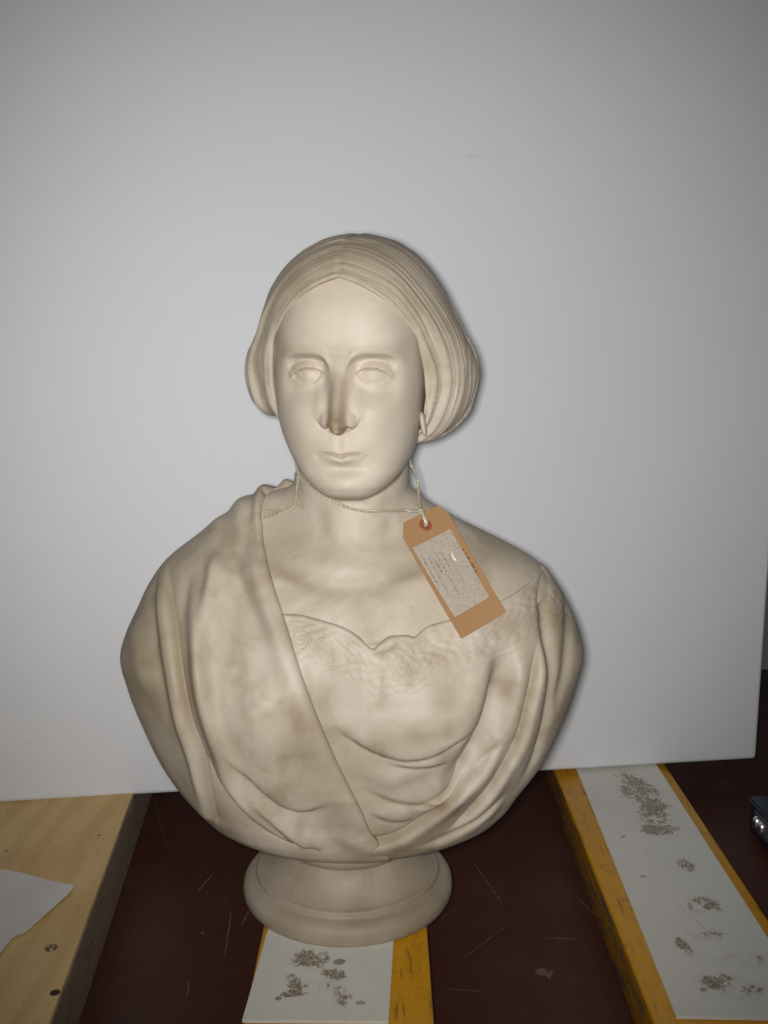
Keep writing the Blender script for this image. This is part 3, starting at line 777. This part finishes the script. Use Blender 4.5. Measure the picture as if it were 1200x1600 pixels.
# ---- hair
hw = [-76, -71, -62, -52, -41, -18, 0, 17, 40, 60, 87, 111, 123, 133, 139]
h_L = table(hw, [8, 50, 78, 94, 106, 117, 120, 117, 105, 97, 85, 66, 51, 30, 6])
h_R = table(hw, [8, 58, 88, 101, 110, 118, 121, 118, 106, 96, 82, 64, 50, 30, 6])
h_f = table(hw, [0, 18, 30, 38, 44, 52, 57, 66, 78, 86, 84, 67, 50, 28, -5])
h_b = table(hw, [-40, -60, -78, -88, -96, -106, -110, -112, -113, -112, -104, -86, -70, -50, -25])
inner = table([-90, -70, -58, -45, -20, 0, 20, 40, 50, 66, 78, 86, 90, 92, 94], [50, 56, 64, 71, 74, 74, 71, 65, 58, 44, 29, 14, 5, 0, -8])
hu0 = 6.0
def hair_field(P):
    u, v, w = loc(P)
    u = u - hu0 * sst(0, -60, v - 50)
    wl = np.where(u < 0, w - 12 * sst(-20, -60, w) , w)
    a = np.where(u < 0, h_L(wl), h_R(wl))
    f = loft(u, v, a, h_f(w), h_b(w), np.full_like(u, -12.0), 2.0, 2.1)
    f = np.maximum(f, np.maximum(w - 138, -75 - w))
    bun = np.sqrt((u / 1.15) ** 2 + (v + 100) ** 2 + (w + 28) ** 2) - 36
    f = smin(f, bun, 16)
    s = np.sqrt(u * u + 60) - 3.0
    cut = (inner(w) - s) * 0.8
    cut = np.where(v > -20, cut, -60)
    cut2 = smax(cut, -25 - v, 8)
    f = smax(f, cut2, 3.2)
    return f
V, Q, Nn = mesh_field(hair_field, (-150, -110, 490), (160, 150, 716), 1.2)
u, v, w = loc(V); u = u - hu0 * sst(0, -60, v - 50); s = np.abs(u)
al = np.arctan2(s, w + 10.0)
rho = np.sqrt(s ** 2 + (w + 10.0) ** 2)
ka = np.linspace(0, math.pi, 60)
# inner and outer radius of the hair in elevation, by angle
wi = np.linspace(-75, 138, 800)
def radius_tab(fn):
    ss = np.maximum(fn(wi), 0); an = np.arctan2(ss, wi + 10.0); rr = np.hypot(ss, wi + 10.0)
    return an, rr
def by_angle(an, rr, mode):
    out = []
    for k in ka:
        m = np.abs(an - k) < 0.05
        out.append((rr[m].min() if mode == 'min' else rr[m].max()) if m.any() else np.nan)
    out = np.array(out); g = ~np.isnan(out); return np.interp(ka, ka[g], out[g])
Ri = by_angle(*radius_tab(inner), 'min'); Ro = by_angle(*radius_tab(h_R), 'max')
k5 = np.ones(5) / 5
Ri = np.convolve(np.pad(Ri, 2, 'edge'), k5, 'valid'); Ro = np.convolve(np.pad(Ro, 2, 'edge'), k5, 'valid')
ri, ro = np.interp(al, ka, Ri), np.interp(al, ka, Ro)
tau = np.clip((rho - ri) / np.maximum(ro - ri, 8), -0.1, 1.15)
tb = np.where(v < -12, 2.2 - tau + (-12 - v) / 110.0, tau)          # carries on round the back
sidek = np.where(u < 0, 3.7, 0.0)
def n1(x, seed): return vnoise(np.stack([x, np.full_like(x, 0.5), np.full_like(x, 0.5)], 1), 1.0, seed)
wob = (vnoise(np.stack([al * 2.2 + sidek, tb * 2, sidek], 1), 1.0, 5) - 0.5) * 0.2
tq = tb + wob
loc_amp = sst(0.55, 1.5, al)
big = n1(tq * 7.5 + sidek, 11); big = 1 - np.abs(big * 2 - 1)
mid = n1(tq * 17 + sidek * 2, 12); mid = 1 - np.abs(mid * 2 - 1)
fin = n1(tq * 48 + sidek * 3, 13); fin2 = n1(tq * 90 + sidek * 4, 14)
mo = 0.35 + 1.3 * vnoise(np.stack([al * 2.5 + sidek, tq * 5, sidek], 1), 1.0, 31)
mo2 = 0.2 + 1.6 * vnoise(np.stack([al * 3.5 + sidek, tq * 9, sidek], 1), 1.0, 32) ** 1.5
disp = (0.3 + 4.2 * loc_amp) * (big - 0.6) * mo + (0.55 + 0.5 * loc_amp) * (mid - 0.5) * mo2 * 1.5 + 0.9 * (fin - 0.5) * (0.4 + 0.6 * mo2) + 0.4 * (fin2 - 0.5)
sil = sst(-30, 5, v); disp = disp * (0.25 + 0.75 * sil)
edge_soft = sst(0.0, 0.10, tau)
disp = disp * edge_soft + 1.1 * np.exp(-((tau - 0.05) / 0.06) ** 2) - 0.3 * np.exp(-((tau - 0.17) / 0.05) ** 2)
disp -= 1.0 * np.exp(-(u / 3.0) ** 2) * (w > 88) * (v > -60)
V = V + Nn * disp[:, None].astype(np.float32)
st = 0.34 * sst(1.0, 0.2, al) + 0.3 * np.clip(0.45 - big, 0, 1) + 0.16 * np.clip(0.55 - fin, 0, 1) + 0.25 * np.clip(vnoise(V, 30, 6) * 1.6 - 0.7, 0, 1)  # browner at the crown, darker in the grooves between strands
obj('hair', V, Q, MARBLE, bust, attrs={'stain_shade': np.clip(st, 0, 1)})

# ---- ear lobe below the right-hand roll of hair
def lobe_field(P):
    u, v, w = loc(P)
    r = np.sqrt(((u - 74.6 + 0.16 * (w + 50)) / 3.2) ** 2 + ((v - 27) / 8) ** 2 + ((w + 49) / 12.5) ** 2)
    return (r - 1) * 4.5
c = unloc(76, 30, -50)
V, Q, Nn = mesh_field(lobe_field, c - 20, c + 20, 0.9)
obj('ear_lobe', V, Q, MARBLE, bust, attrs={'stain_shade': np.zeros(len(V)) + 0.03})

# ---- dress
V, Q, Nn = mesh_field(dress_field, (-262, -160, 72), (268, 116, 420), 1.3)
D = np.zeros(len(V)); stain_shade = np.zeros(len(V), np.float32)
DR = [
 ([(755, 1128), (713, 1164), (672, 1184), (632, 1189), (597, 1182), (555, 1160), (509, 1127)], 4.2, 15, 's', (0.25, 0.3)),
 ([(708, 1192), (668, 1202), (632, 1201), (600, 1191)], 3.0, 7, 's', (0.3, 0.3)),
 ([(792, 985), (788, 1040), (776, 1093), (759, 1147), (730, 1202), (694, 1240)], 16, 14, 'g', (0.35, 0.2)),
 ([(742, 1000), (748, 1060), (736, 1120), (700, 1150)], 5, 22, 'r', (0.3, 0.3)),
 ([(690, 1306), (738, 1260), (776, 1210), (805, 1160), (824, 1093), (834, 1045), (842, 985)], 8.0, 10, 's', (0.2, 0.2)),
 ([(545, 1318), (590, 1313), (626, 1302), (663, 1277), (722, 1227), (772, 1172), (806, 1136)], 8.0, 9, 's', (0.05, 0.3)),
 ([(640, 1262), (697, 1238), (730, 1204), (757, 1158)], 6.0, 9, 's', (0.3, 0.3)),
 ([(815, 1010), (808, 1080), (788, 1145), (750, 1190)], 5, 10, 'r', (0.3, 0.3)),
 ([(849, 885), (850, 950), (856, 1010), (860, 1068), (851, 1131), (832, 1190), (800, 1235)], 6.5, 7, 'g', (0.05, 0.25)),
 ([(886, 925), (888, 990), (880, 1060), (862, 1130)], 4.0, 9, 'g', (0.2, 0.3)),
 ([(650, 1322), (700, 1304), (747, 1272), (795, 1232)], 4.0, 9, 's', (0.25, 0.3)),
 ([(700, 1252), (650, 1257), (605, 1250), (560, 1228)], 2.4, 10, 's', (0.2, 0.35)),
 ([(650, 1283), (612, 1285), (570, 1268)], 2.2, 9, 's', (0.2, 0.35)),
 ([(535, 1190), (590, 1232), (660, 1222), (720, 1180)], 2.2, 10, 'g', (0.35, 0.35)),
 ([(560, 1245), (610, 1268), (670, 1258), (730, 1205)], 2.6, 9, 'r', (0.35, 0.35)),
 ([(520, 1165), (580, 1213), (650, 1228)], 3.0, 14, 'r', (0.3, 0.3)),
 ([(500, 1105), (560, 1130), (640, 1140), (720, 1110)], 3.0, 20, 'r', (0.3, 0.3)),
 ([(632, 1002), (612, 1016), (592, 1023), (575, 1020)], 3.0, 6, 's', (0.3, 0.3)),
 ([(500, 982), (540, 998), (572, 1026), (612, 1024)], 2.2, 7, 'r', (0.3, 0.3)),
]
D += relax(apply_folds(V, Nn, DR, dress_field, 0.0, stain_shade), Q, len(V))
# embroidered border under the neckline: scrolls and eyelets
below = neck_z(V[:, 0]) - V[:, 2]; front = V[:, 1] < -20
band = sst(3, 7, below) * sst(52, 30, below) * front
sc = [(470, 1000, 17), (502, 1008, 13), (520, 1034, 12), (590, 1060, 11), (627, 1048, 15), (612, 1075, 8), (655, 1018, 9), (686, 1034, 13), (668, 1060, 10), (714, 1010, 11), (706, 992, 7), (740, 1030, 9), (780, 985, 9), (812, 958, 8), (832, 925, 7), (560, 1052, 9), (480, 1035, 10), (548, 1078, 8), (765, 1003, 8), (640, 1078, 7)]
lace = np.zeros(len(V))
for p, c3 in zip(sc, cast([(a, b) for a, b, _ in sc], dress_field)):
    d = V - c3; r = np.sqrt((d * d).sum(1)); R = p[2] * 0.62
    m = r < R * 1.25
    th = np.arctan2(d[m, 2], d[m, 0])
    lace[m] += 0.42 * np.cos(2 * math.pi * (r[m] / (R * 0.42)) + th) * sst(R * 1.25, R * 0.8, r[m])
lace += band * 0.38 * np.cos(2 * math.pi * (V[:, 0] / 13 + 0.4 * np.sin(below / 5.0 + 1.5 * np.sin(V[:, 0] / 19)))) * np.cos(2 * math.pi * below / 12.5) + band * 0.6 * (vnoise(V, 4.5, 21) - 0.5) + band * 0.25 * (vnoise(V, 2.6, 22) - 0.5)
lace += front * (0.8 * np.exp(-((below - 2.0) / 1.3) ** 2) + sst(5, 45, V[:, 0]) * (0.4 * np.exp(-((below - 47) / 1.4) ** 2) - 0.5 * np.exp(-((below - 44) / 1.3) ** 2)))
D += lace
stain_shade += 0.04 + 0.42 * np.clip(vnoise(V, 30, 7) * 1.9 - 0.85, 0, 1) + 0.4 * np.clip(vnoise(V, 12, 8) * 2.2 - 1.35, 0, 1)
stain_shade += 0.34 * gau(V[:, 0], V[:, 2], 215, 295, 36, 70)  # right shoulder painted darker to carry the flash falloff
V = V + Nn * D[:, None].astype(np.float32)
obj('dress', V, Q, MARBLE, bust, attrs={'stain_shade': np.clip(stain_shade, 0, 1)})

# ---- shawl
V, Q, Nn = mesh_field(shawl_field, (-272, -165, 58), (276, 126, 472), 1.3)
stain_shade = np.zeros(len(V), np.float32)
SH = [
 ([(267, 870), (268, 942), (277, 1004), (286, 1069), (298, 1128), (313, 1166), (325, 1225), (341, 1290)], 7.0, 11, 's', (0.25, 0.05)),
 ([(308, 890), (306, 950), (309, 1011), (321, 1105), (350, 1185), (387, 1248), (441, 1306)], 9.0, 10, 'r', (0.25, 0.2)),
 ([(490, 1330), (441, 1310), (410, 1288), (372, 1242), (337, 1203), (313, 1166)], 7.0, 9, 's', (0.08, 0.25)),
 ([(525, 1252), (500, 1262), (480, 1268), (453, 1264), (418, 1241), (379, 1203), (344, 1160)], 5.0, 18, 's', (0.3, 0.4)),
 ([(350, 835), (338, 890), (322, 960), (316, 1030), (328, 1100), (360, 1180), (412, 1262), (470, 1318)], 4.5, 8, 'r', (0.2, 0.1)),
 ([(384, 880), (366, 950), (356, 1020), (366, 1090), (400, 1165)], 3.5, 12, 'g', (0.3, 0.3)),
 ([(258, 880), (252, 960), (262, 1040), (282, 1120), (306, 1190), (326, 1260)], 3.0, 6, 'r', (0.25, 0.15)),
 ([(420, 1195), (450, 1225), (485, 1232), (520, 1215)], 4.0, 22, 'r', (0.3, 0.3)),
 ([(505, 1332), (470, 1318), (435, 1287), (405, 1255), (385, 1222)], 3.5, 8, 's', (0.1, 0.35)),
 ([(356, 850), (366, 890), (387, 942), (410, 988), (437, 1039)], 4.6, 8, 'g', (0.3, 0.45)),
 ([(340, 850), (333, 890), (330, 930), (334, 1000)], 4.6, 10, 'r', (0.35, 0.5)),
 ([(300, 880), (288, 930), (284, 990)], 3.0, 9, 'g', (0.4, 0.4)),
 ([(245, 895), (246, 980), (258, 1060), (278, 1140)], 4.0, 10, 'g', (0.15, 0.3)),
 ([(386, 840), (396, 880), (412, 930), (436, 1010), (468, 1095)], 2.6, 8, 'r', (0.3, 0.4)),
 ([(372, 1080), (400, 1120), (440, 1150), (480, 1140)], 4.0, 28, 'r', (0.3, 0.3)),
 ([(212, 960), (216, 1020), (240, 1100)], 3.0, 14, 'r', (0.3, 0.3)),
 ([(360, 1040), (390, 1060), (420, 1055)], 2.0, 9, 'g', (0.3, 0.3)),
 ([(395, 835), (400, 870), (410, 920), (430, 980), (450, 1045), (480, 1125), (509, 1192), (538, 1252), (568, 1308)], 4.5, 13, 'r', (0.1, 0.08)),
 ([(505, 1285), (545, 1312), (590, 1330)], 3.0, 9, 'r', (0.3, 0.1)),
 ([(455, 1290), (500, 1300), (545, 1290)], 2.0, 9, 'g', (0.3, 0.3)),
]
D = relax(apply_folds(V, Nn, SH, shawl_field, 0.0, stain_shade), Q, len(V))
top_ = sst(385, 425, V[:, 2])
for cx_, a_, w_ in ((-66, 6, 8), (-90, 6, 9), (-114, 4.5, 10), (-142, 2.5, 12)):
    D += a_ * np.exp(-((V[:, 0] - cx_ + 0.10 * (V[:, 1])) / w_) ** 2) * top_ - 0.3 * a_ * top_ * np.exp(-((V[:, 0] - cx_ - 12) / 4) ** 2)
stain_shade += 0.10 + 0.5 * np.clip(vnoise(V, 38, 9) * 1.9 - 0.8, 0, 1) + 0.4 * np.clip(vnoise(V, 14, 10) * 2.2 - 1.35, 0, 1)
stain_shade += 0.36 * gau(V[:, 0], V[:, 2], -215, 310, 50, 75) + 0.15 * gau(V[:, 0], V[:, 2], -110, 400, 50, 40)  # left shoulder painted darker too, light falloff put in as colour
V = V + Nn * D[:, None].astype(np.float32)
obj('shawl', V, Q, MARBLE, bust, attrs={'stain_shade': np.clip(stain_shade, 0, 1)})

# ---- socle: a turned foot
prof = [(0, 0.2), (108, 0.2), (112, 1.5), (115, 6), (116, 12), (115, 18), (111.5, 23), (106, 26), (102.5, 27.2), (101, 28.5), (101, 31), (99.5, 33), (97, 33.5), (92, 36), (86, 40), (80, 46), (75, 53), (72.5, 60), (72, 64), (76, 67.5), (78, 71), (78, 84), (70, 98), (40, 112), (0, 114)]
pp = spline(prof, 160); na = 144
vs = []; 
for r, z in pp:
    for k in range(na):
        t = 2 * math.pi * k / na; vs.append((max(r, 0.01) * math.cos(t) - 4, max(r, 0.01) * math.sin(t) - 4, z))
vs = np.array(vs)
fs = np.array([(i*na+k, i*na+(k+1) % na, (i+1)*na+(k+1) % na, (i+1)*na+k) for i in range(len(pp)-1) for k in range(na)])
so = obj('socle', vs, fs, MARBLE, bust, attrs={'stain_shade': np.clip(0.42 + 0.35 * (vnoise(vs, 30, 14) - 0.4), 0, 1)})

# ================================================================== string and tag
def low_field(P):
    return smin(smin(neck_field(P), torso_field(P), 30.0), dress_field(P), 2.0)
m, nt, b, N, L = mat('pale_silky_cord'); v = ocoord(nt)
L(mix(nt, noise(nt, v, 300, 3), rgb(0.26, 0.24, 0.15), rgb(0.50, 0.47, 0.34)), b.inputs['Base Color'])
b.inputs['Roughness'].default_value = 0.28; b.inputs['Specular IOR Level'].default_value = 0.7
CORD = m
string = empty('tag_string', 'pale greenish cord looped round the marble neck holding the paper tag', 'string', (0, 0, 440))
def cord(name, path, r, strands=2, rad=0.9, turns=0.11, n=None):
    P = spline(path, n or 140); ln = np.r_[0, np.cumsum(np.linalg.norm(np.diff(P, axis=0), axis=1))]
    T = np.gradient(P, axis=0); T /= np.linalg.norm(T, axis=1)[:, None] + 1e-9
    up = np.array([0.2, 0.3, 0.93]); A = np.cross(T, up); A /= np.linalg.norm(A, axis=1)[:, None] + 1e-9; Bv = np.cross(T, A)
    vs, fs = [], []
    for s_ in range(strands):
        ph = ln * turns * 2 * math.pi + s_ * 2 * math.pi / strands
        jit = 1 + 0.25 * np.sin(ln * 0.21 + s_)
        Q_ = P + rad * jit[:, None] * (np.cos(ph)[:, None] * A + np.sin(ph)[:, None] * Bv)
        a_, f_ = tube(Q_, r, 6); o_n = len(vs); vs += list(a_); fs += [tuple(i + o_n for i in ff) for ff in f_]
    vs = np.array(vs) - np.array([0, 0, 440.0])
    return obj(name, vs, fs, CORD, string)
def on(pts, off): return list(cast(pts, low_field, off))
# ---- tag plane: leans on the chest
tp = [(630, 817), (684, 791), (700, 803), (790, 957), (720, 999), (629, 840)]
base3 = cast(tp + [(680, 900), (720, 880)], low_field, 0.0)
cpt = base3.mean(0); uu, ss_, vt = np.linalg.svd(base3 - cpt); nn = vt[2]
if nn[1] > 0: nn = -nn
vd = CAM - cpt; vd /= np.linalg.norm(vd); nn = nn + 0.7 * vd; nn /= np.linalg.norm(nn)
clear = max(((base3 - cpt) @ nn).max(), 0) + 3.0
cpt = cpt + nn * clear
def onplane(px, py, d=0.0):
    r = ray(px, py); t = ((cpt + nn * d - CAM) @ nn) / (r @ nn); return CAM + t * r
knot = onplane(657, 799) + nn * 1.5
fr_path = on([(467, 741), (478, 754), (500, 771), (530, 788), (565, 798), (605, 798), (640, 798)], 2.2) + [knot]
cord('cord', fr_path, 0.95, 2, 0.75)
bk = [fr_path[0]] + [np.array([3 + 59.5 * math.cos(a_), 1 + 59.5 * math.sin(a_), z_]) for a_, z_ in ((3.4, 482.0), (3.05, 490.0), (2.5, 498.0), (1.9, 502.0), (1.3, 503.0), (0.7, 500.0), (0.2, 494.0), (-0.05, 486.0))]
rt = [np.array([64.5, -14, 478.0])] + on([(653, 755), (655, 775)], 2.2) + [knot]
cord('cord', bk + rt[:1], 0.95, 2, 0.75)
cord('cord', rt, 0.95, 2, 0.75)
tail = on([(466, 742), (464, 762), (463, 780), (458, 791), (447, 798), (432, 803), (415, 806), (402, 808)], 2.2)
cord('cord', tail[:6], 0.85, 2, 0.8)
for k in range(6):
    e_ = on([(450, 797 + rnd.uniform(-2, 2)), (434, 800 + (k - 2.5) * 1.6), (418, 803 + (k - 2.5) * 2.6 + rnd.uniform(-1, 1)), (401, 806 + (k - 2.5) * 4.0)], 1.4 + 0.5 * (k % 3))
    cord('loose_strand', tail[3:5] + e_[1:], 0.5, 1, 0.3, 0.2, 50)
kq = []
for k in range(60):
    t = k / 59 * 2 * math.pi * 2.2
    kq.append(knot + np.array([2.6 * math.cos(t), -1.0 + 1.6 * math.sin(t), 1.8 * math.sin(t * 0.5)]))
cord('knot', kq, 1.0, 1, 0.0, 0.1, 90)

# ---- tag
top3 = onplane(657, 804); bot3 = onplane(755, 978)
yl = top3 - bot3; LEN = np.linalg.norm(yl); yl /= LEN; xl = np.cross(yl, nn)
o3 = bot3
def tl(px, py):
    d = onplane(px, py) - o3; return np.array([d @ xl, d @ yl])
tag = empty('paper_tag', 'tan paper luggage tag with grey label hanging on the bust\'s chest', 'tag')
tag.matrix_world = Matrix(((xl[0], yl[0], nn[0], o3[0] * MM), (xl[1], yl[1], nn[1], o3[1] * MM), (xl[2], yl[2], nn[2], o3[2] * MM), (0, 0, 0, 1)))
hole = tl(664, 821)
def bend(x, y): return 1.6 * (y / LEN - 0.5) ** 2 * 4 * 0.6 + 0.0012 * x * x
m, nt, b, N, L = mat('manila_card'); v = ocoord(nt)
c = mix(nt, noise(nt, v, 40, 5, 0.6), rgb(0.335, 0.19, 0.085), rgb(0.285, 0.16, 0.068))
c = mix(nt, mapr(nt, noise(nt, v, 500, 3, 0.7), 0.62, 0.75, 0, 0.3), c, rgb(0.3, 0.14, 0.05))
sx = N('ShaderNodeSeparateXYZ'); L(v, sx.inputs[0])
nz = noise(nt, ocoord(nt, (40, 380, 1)), 1.0, 2, 0.5)
TAG_MARKS = (c, sx, nz)
def band_mask(nt, s, a, b_, soft=0.15): return mth(nt, 'MULTIPLY', mapr(nt, s, a - soft * MM, a + soft * MM), mapr(nt, s, b_ - soft * MM, b_ + soft * MM, 1, 0))
lab = [tl(644, 857), tl(703, 827), tl(764, 933), tl(710, 965)]
r0 = tl(722, 856); r1 = tl(749, 903)
dash = mth(nt, 'MULTIPLY', mth(nt, 'MULTIPLY', band_mask(nt, sx.outputs[0], (r0[0] - 0.9) * MM, (r0[0] + 1.3) * MM), band_mask(nt, sx.outputs[1], min(r0[1], r1[1]) * MM, max(r0[1], r1[1]) * MM)), mapr(nt, nz, 0.50, 0.54))
l0 = tl(640, 838); l1 = tl(646, 852)
dash2 = mth(nt, 'MULTIPLY', mth(nt, 'MULTIPLY', band_mask(nt, sx.outputs[0], (l0[0] - 2.0) * MM, (l0[0] + 4) * MM), band_mask(nt, sx.outputs[1], l1[1] * MM, l0[1] * MM)), mapr(nt, noise(nt, v, 420, 2), 0.60, 0.66))
c = mix(nt, mth(nt, 'MULTIPLY', dash, 0.85), c, rgb(0.03, 0.025, 0.02)); c = mix(nt, mth(nt, 'MULTIPLY', dash2, 0.6), c, rgb(0.10, 0.05, 0.03))
L(c, b.inputs['Base Color']); b.inputs['Roughness'].default_value = 0.55
bump(nt, b, noise(nt, v, 350, 3), 0.15, 0.0006)
CARD = m
o2 = [tl(*p) for p in tp]
bm = bmesh.new()
ov = [bm.verts.new((p[0], p[1], 0)) for p in o2]; hv = [bm.verts.new((hole[0] + 2.4 * math.cos(t), hole[1] + 2.4 * math.sin(t), 0)) for t in np.linspace(0, 2 * math.pi, 16, endpoint=False)]
ed = [bm.edges.new((ov[i], ov[(i+1) % len(ov)])) for i in range(len(ov))] + [bm.edges.new((hv[i], hv[(i+1) % 16])) for i in range(16)]
bmesh.ops.triangle_fill(bm, edges=ed, use_beauty=True)
bmesh.ops.subdivide_edges(bm, edges=bm.edges[:], cuts=6, use_grid_fill=True)
bmesh.ops.recalc_face_normals(bm, faces=bm.faces[:])
for p in bm.verts: p.co.z = bend(p.co.x, p.co.y)
r_ = bmesh.ops.extrude_face_region(bm, geom=bm.faces[:])
for g_ in r_['geom']:
    if isinstance(g_, bmesh.types.BMVert): g_.co.z -= 0.5
bmesh.ops.recalc_face_normals(bm, faces=bm.faces[:])
for p in bm.verts: p.co *= MM
me = bpy.data.meshes.new('card'); bm.to_mesh(me); bm.free(); me.materials.append(CARD)
o = bpy.data.objects.new('card', me); COL.objects.link(o); o.parent = tag
# reinforcing ring round the hole
m, nt, b, N, L = mat('red_brown_ring'); b.inputs['Base Color'].default_value = rgb(0.25, 0.065, 0.035); b.inputs['Roughness'].default_value = 0.5
vs, fs = [], []; n = 32
for rr, zz in ((2.3, 0.1), (2.5, 0.55), (6.3, 0.55), (6.6, 0.2)):
    for k in range(n):
        t = 2 * math.pi * k / n; vs.append((hole[0] + rr * math.cos(t), hole[1] + rr * math.sin(t), zz + bend(hole[0], hole[1])))
for i in range(3):
    for k in range(n): fs.append((i*n+k, (i+1)*n+k, (i+1)*n+(k+1) % n, i*n+(k+1) % n))
obj('eyelet_ring', vs, fs, m, tag)
# label under cloudy plastic
m, nt, b, N, L = mat('cloudy_label'); v = ocoord(nt)
g = noise(nt, v, 700, 4, 0.7)
c = mix(nt, mapr(nt, g, 0.3, 0.72), rgb(0.30, 0.25, 0.20), rgb(0.46, 0.40, 0.33))
sx = N('ShaderNodeSeparateXYZ'); L(v, sx.inputs[0])
wx = abs(lab[1][0] - lab[0][0]); x0 = min(p[0] for p in lab); y0 = min(p[1] for p in lab); y1 = max(p[1] for p in lab)
chars = noise(nt, ocoord(nt, (700, 420, 1)), 1.0, 2, 0.6)
acc = None
for fx, ya, yb, wd, st_ in ((0.10, 0.42, 0.80, 2.0, 0.75), (0.22, 0.30, 0.78, 1.8, 0.6), (0.33, 0.55, 0.72, 2.2, 0.95), (0.42, 0.22, 0.80, 1.7, 0.55), (0.54, 0.45, 0.82, 2.0, 0.5), (0.66, 0.30, 0.74, 1.6, 0.45)):
    xx = x0 + fx * wx; k = mth(nt, 'MULTIPLY', band_mask(nt, sx.outputs[0], (xx - wd / 2) * MM, (xx + wd / 2) * MM, 0.3), band_mask(nt, sx.outputs[1], (y0 + ya * (y1 - y0)) * MM, (y0 + yb * (y1 - y0)) * MM, 1.0))
    k = mth(nt, 'MULTIPLY', mth(nt, 'MULTIPLY', k, mapr(nt, chars, 0.44, 0.58)), st_)
    acc = k if acc is None else mth(nt, 'MAXIMUM', acc, k)
c = mix(nt, acc, c, rgb(0.09, 0.08, 0.065))
L(c, b.inputs['Base Color']); b.inputs['Roughness'].default_value = 0.5; b.inputs['Coat Weight'].default_value = 0.15; b.inputs['Coat Roughness'].default_value = 0.2
bump(nt, b, g, 0.4, 0.0008)
nx, ny = 10, 16; vs = []
A4 = np.array(lab)
for j in range(ny + 1):
    for i in range(nx + 1):
        a_, b_ = i / nx, j / ny
        p = (1-b_) * ((1-a_) * A4[0] + a_ * A4[1]) + b_ * ((1-a_) * A4[3] + a_ * A4[2])
        ed_ = min(a_, 1 - a_, b_, 1 - b_)
        vs.append((p[0], p[1], bend(*p) + 0.12 + 0.5 * min(1, ed_ * 8)))
fs = [(j*(nx+1)+i, (j+1)*(nx+1)+i, (j+1)*(nx+1)+i+1, j*(nx+1)+i+1) for j in range(ny) for i in range(nx)]
lo_ = obj('label', vs, fs, m, tag)
m, nt, b, N, L = mat('white_glare_wrinkle'); b.inputs['Base Color'].default_value = rgb(0.8, 0.8, 0.78); b.inputs['Roughness'].default_value = 0.08; b.inputs['Specular IOR Level'].default_value = 1.0; b.inputs['Coat Weight'].default_value = 1.0  # near-white colour stands in for the flash glare on the plastic
wp = [tl(706, 863), tl(707, 869), tl(710, 874), tl(713, 877)]
vs, fs = tube(spline([(p[0], p[1], bend(*p) + 0.6) for p in wp], 20), np.array([0.3 + 0.5 * math.sin(math.pi * k / 19) for k in range(20)]), 8)
obj('plastic_wrinkle', vs, fs, m, lo_)
# loop of cord from the knot through the hole
h3 = o3 + xl * hole[0] + yl * hole[1] + nn * (bend(*hole))
cord('loop', [knot + nn * 0.5, (knot + h3) / 2 + nn * 4.5, h3 + nn * 2.8, h3 - nn * 2.0], 1.25, 2, 1.0, 0.06, 40)
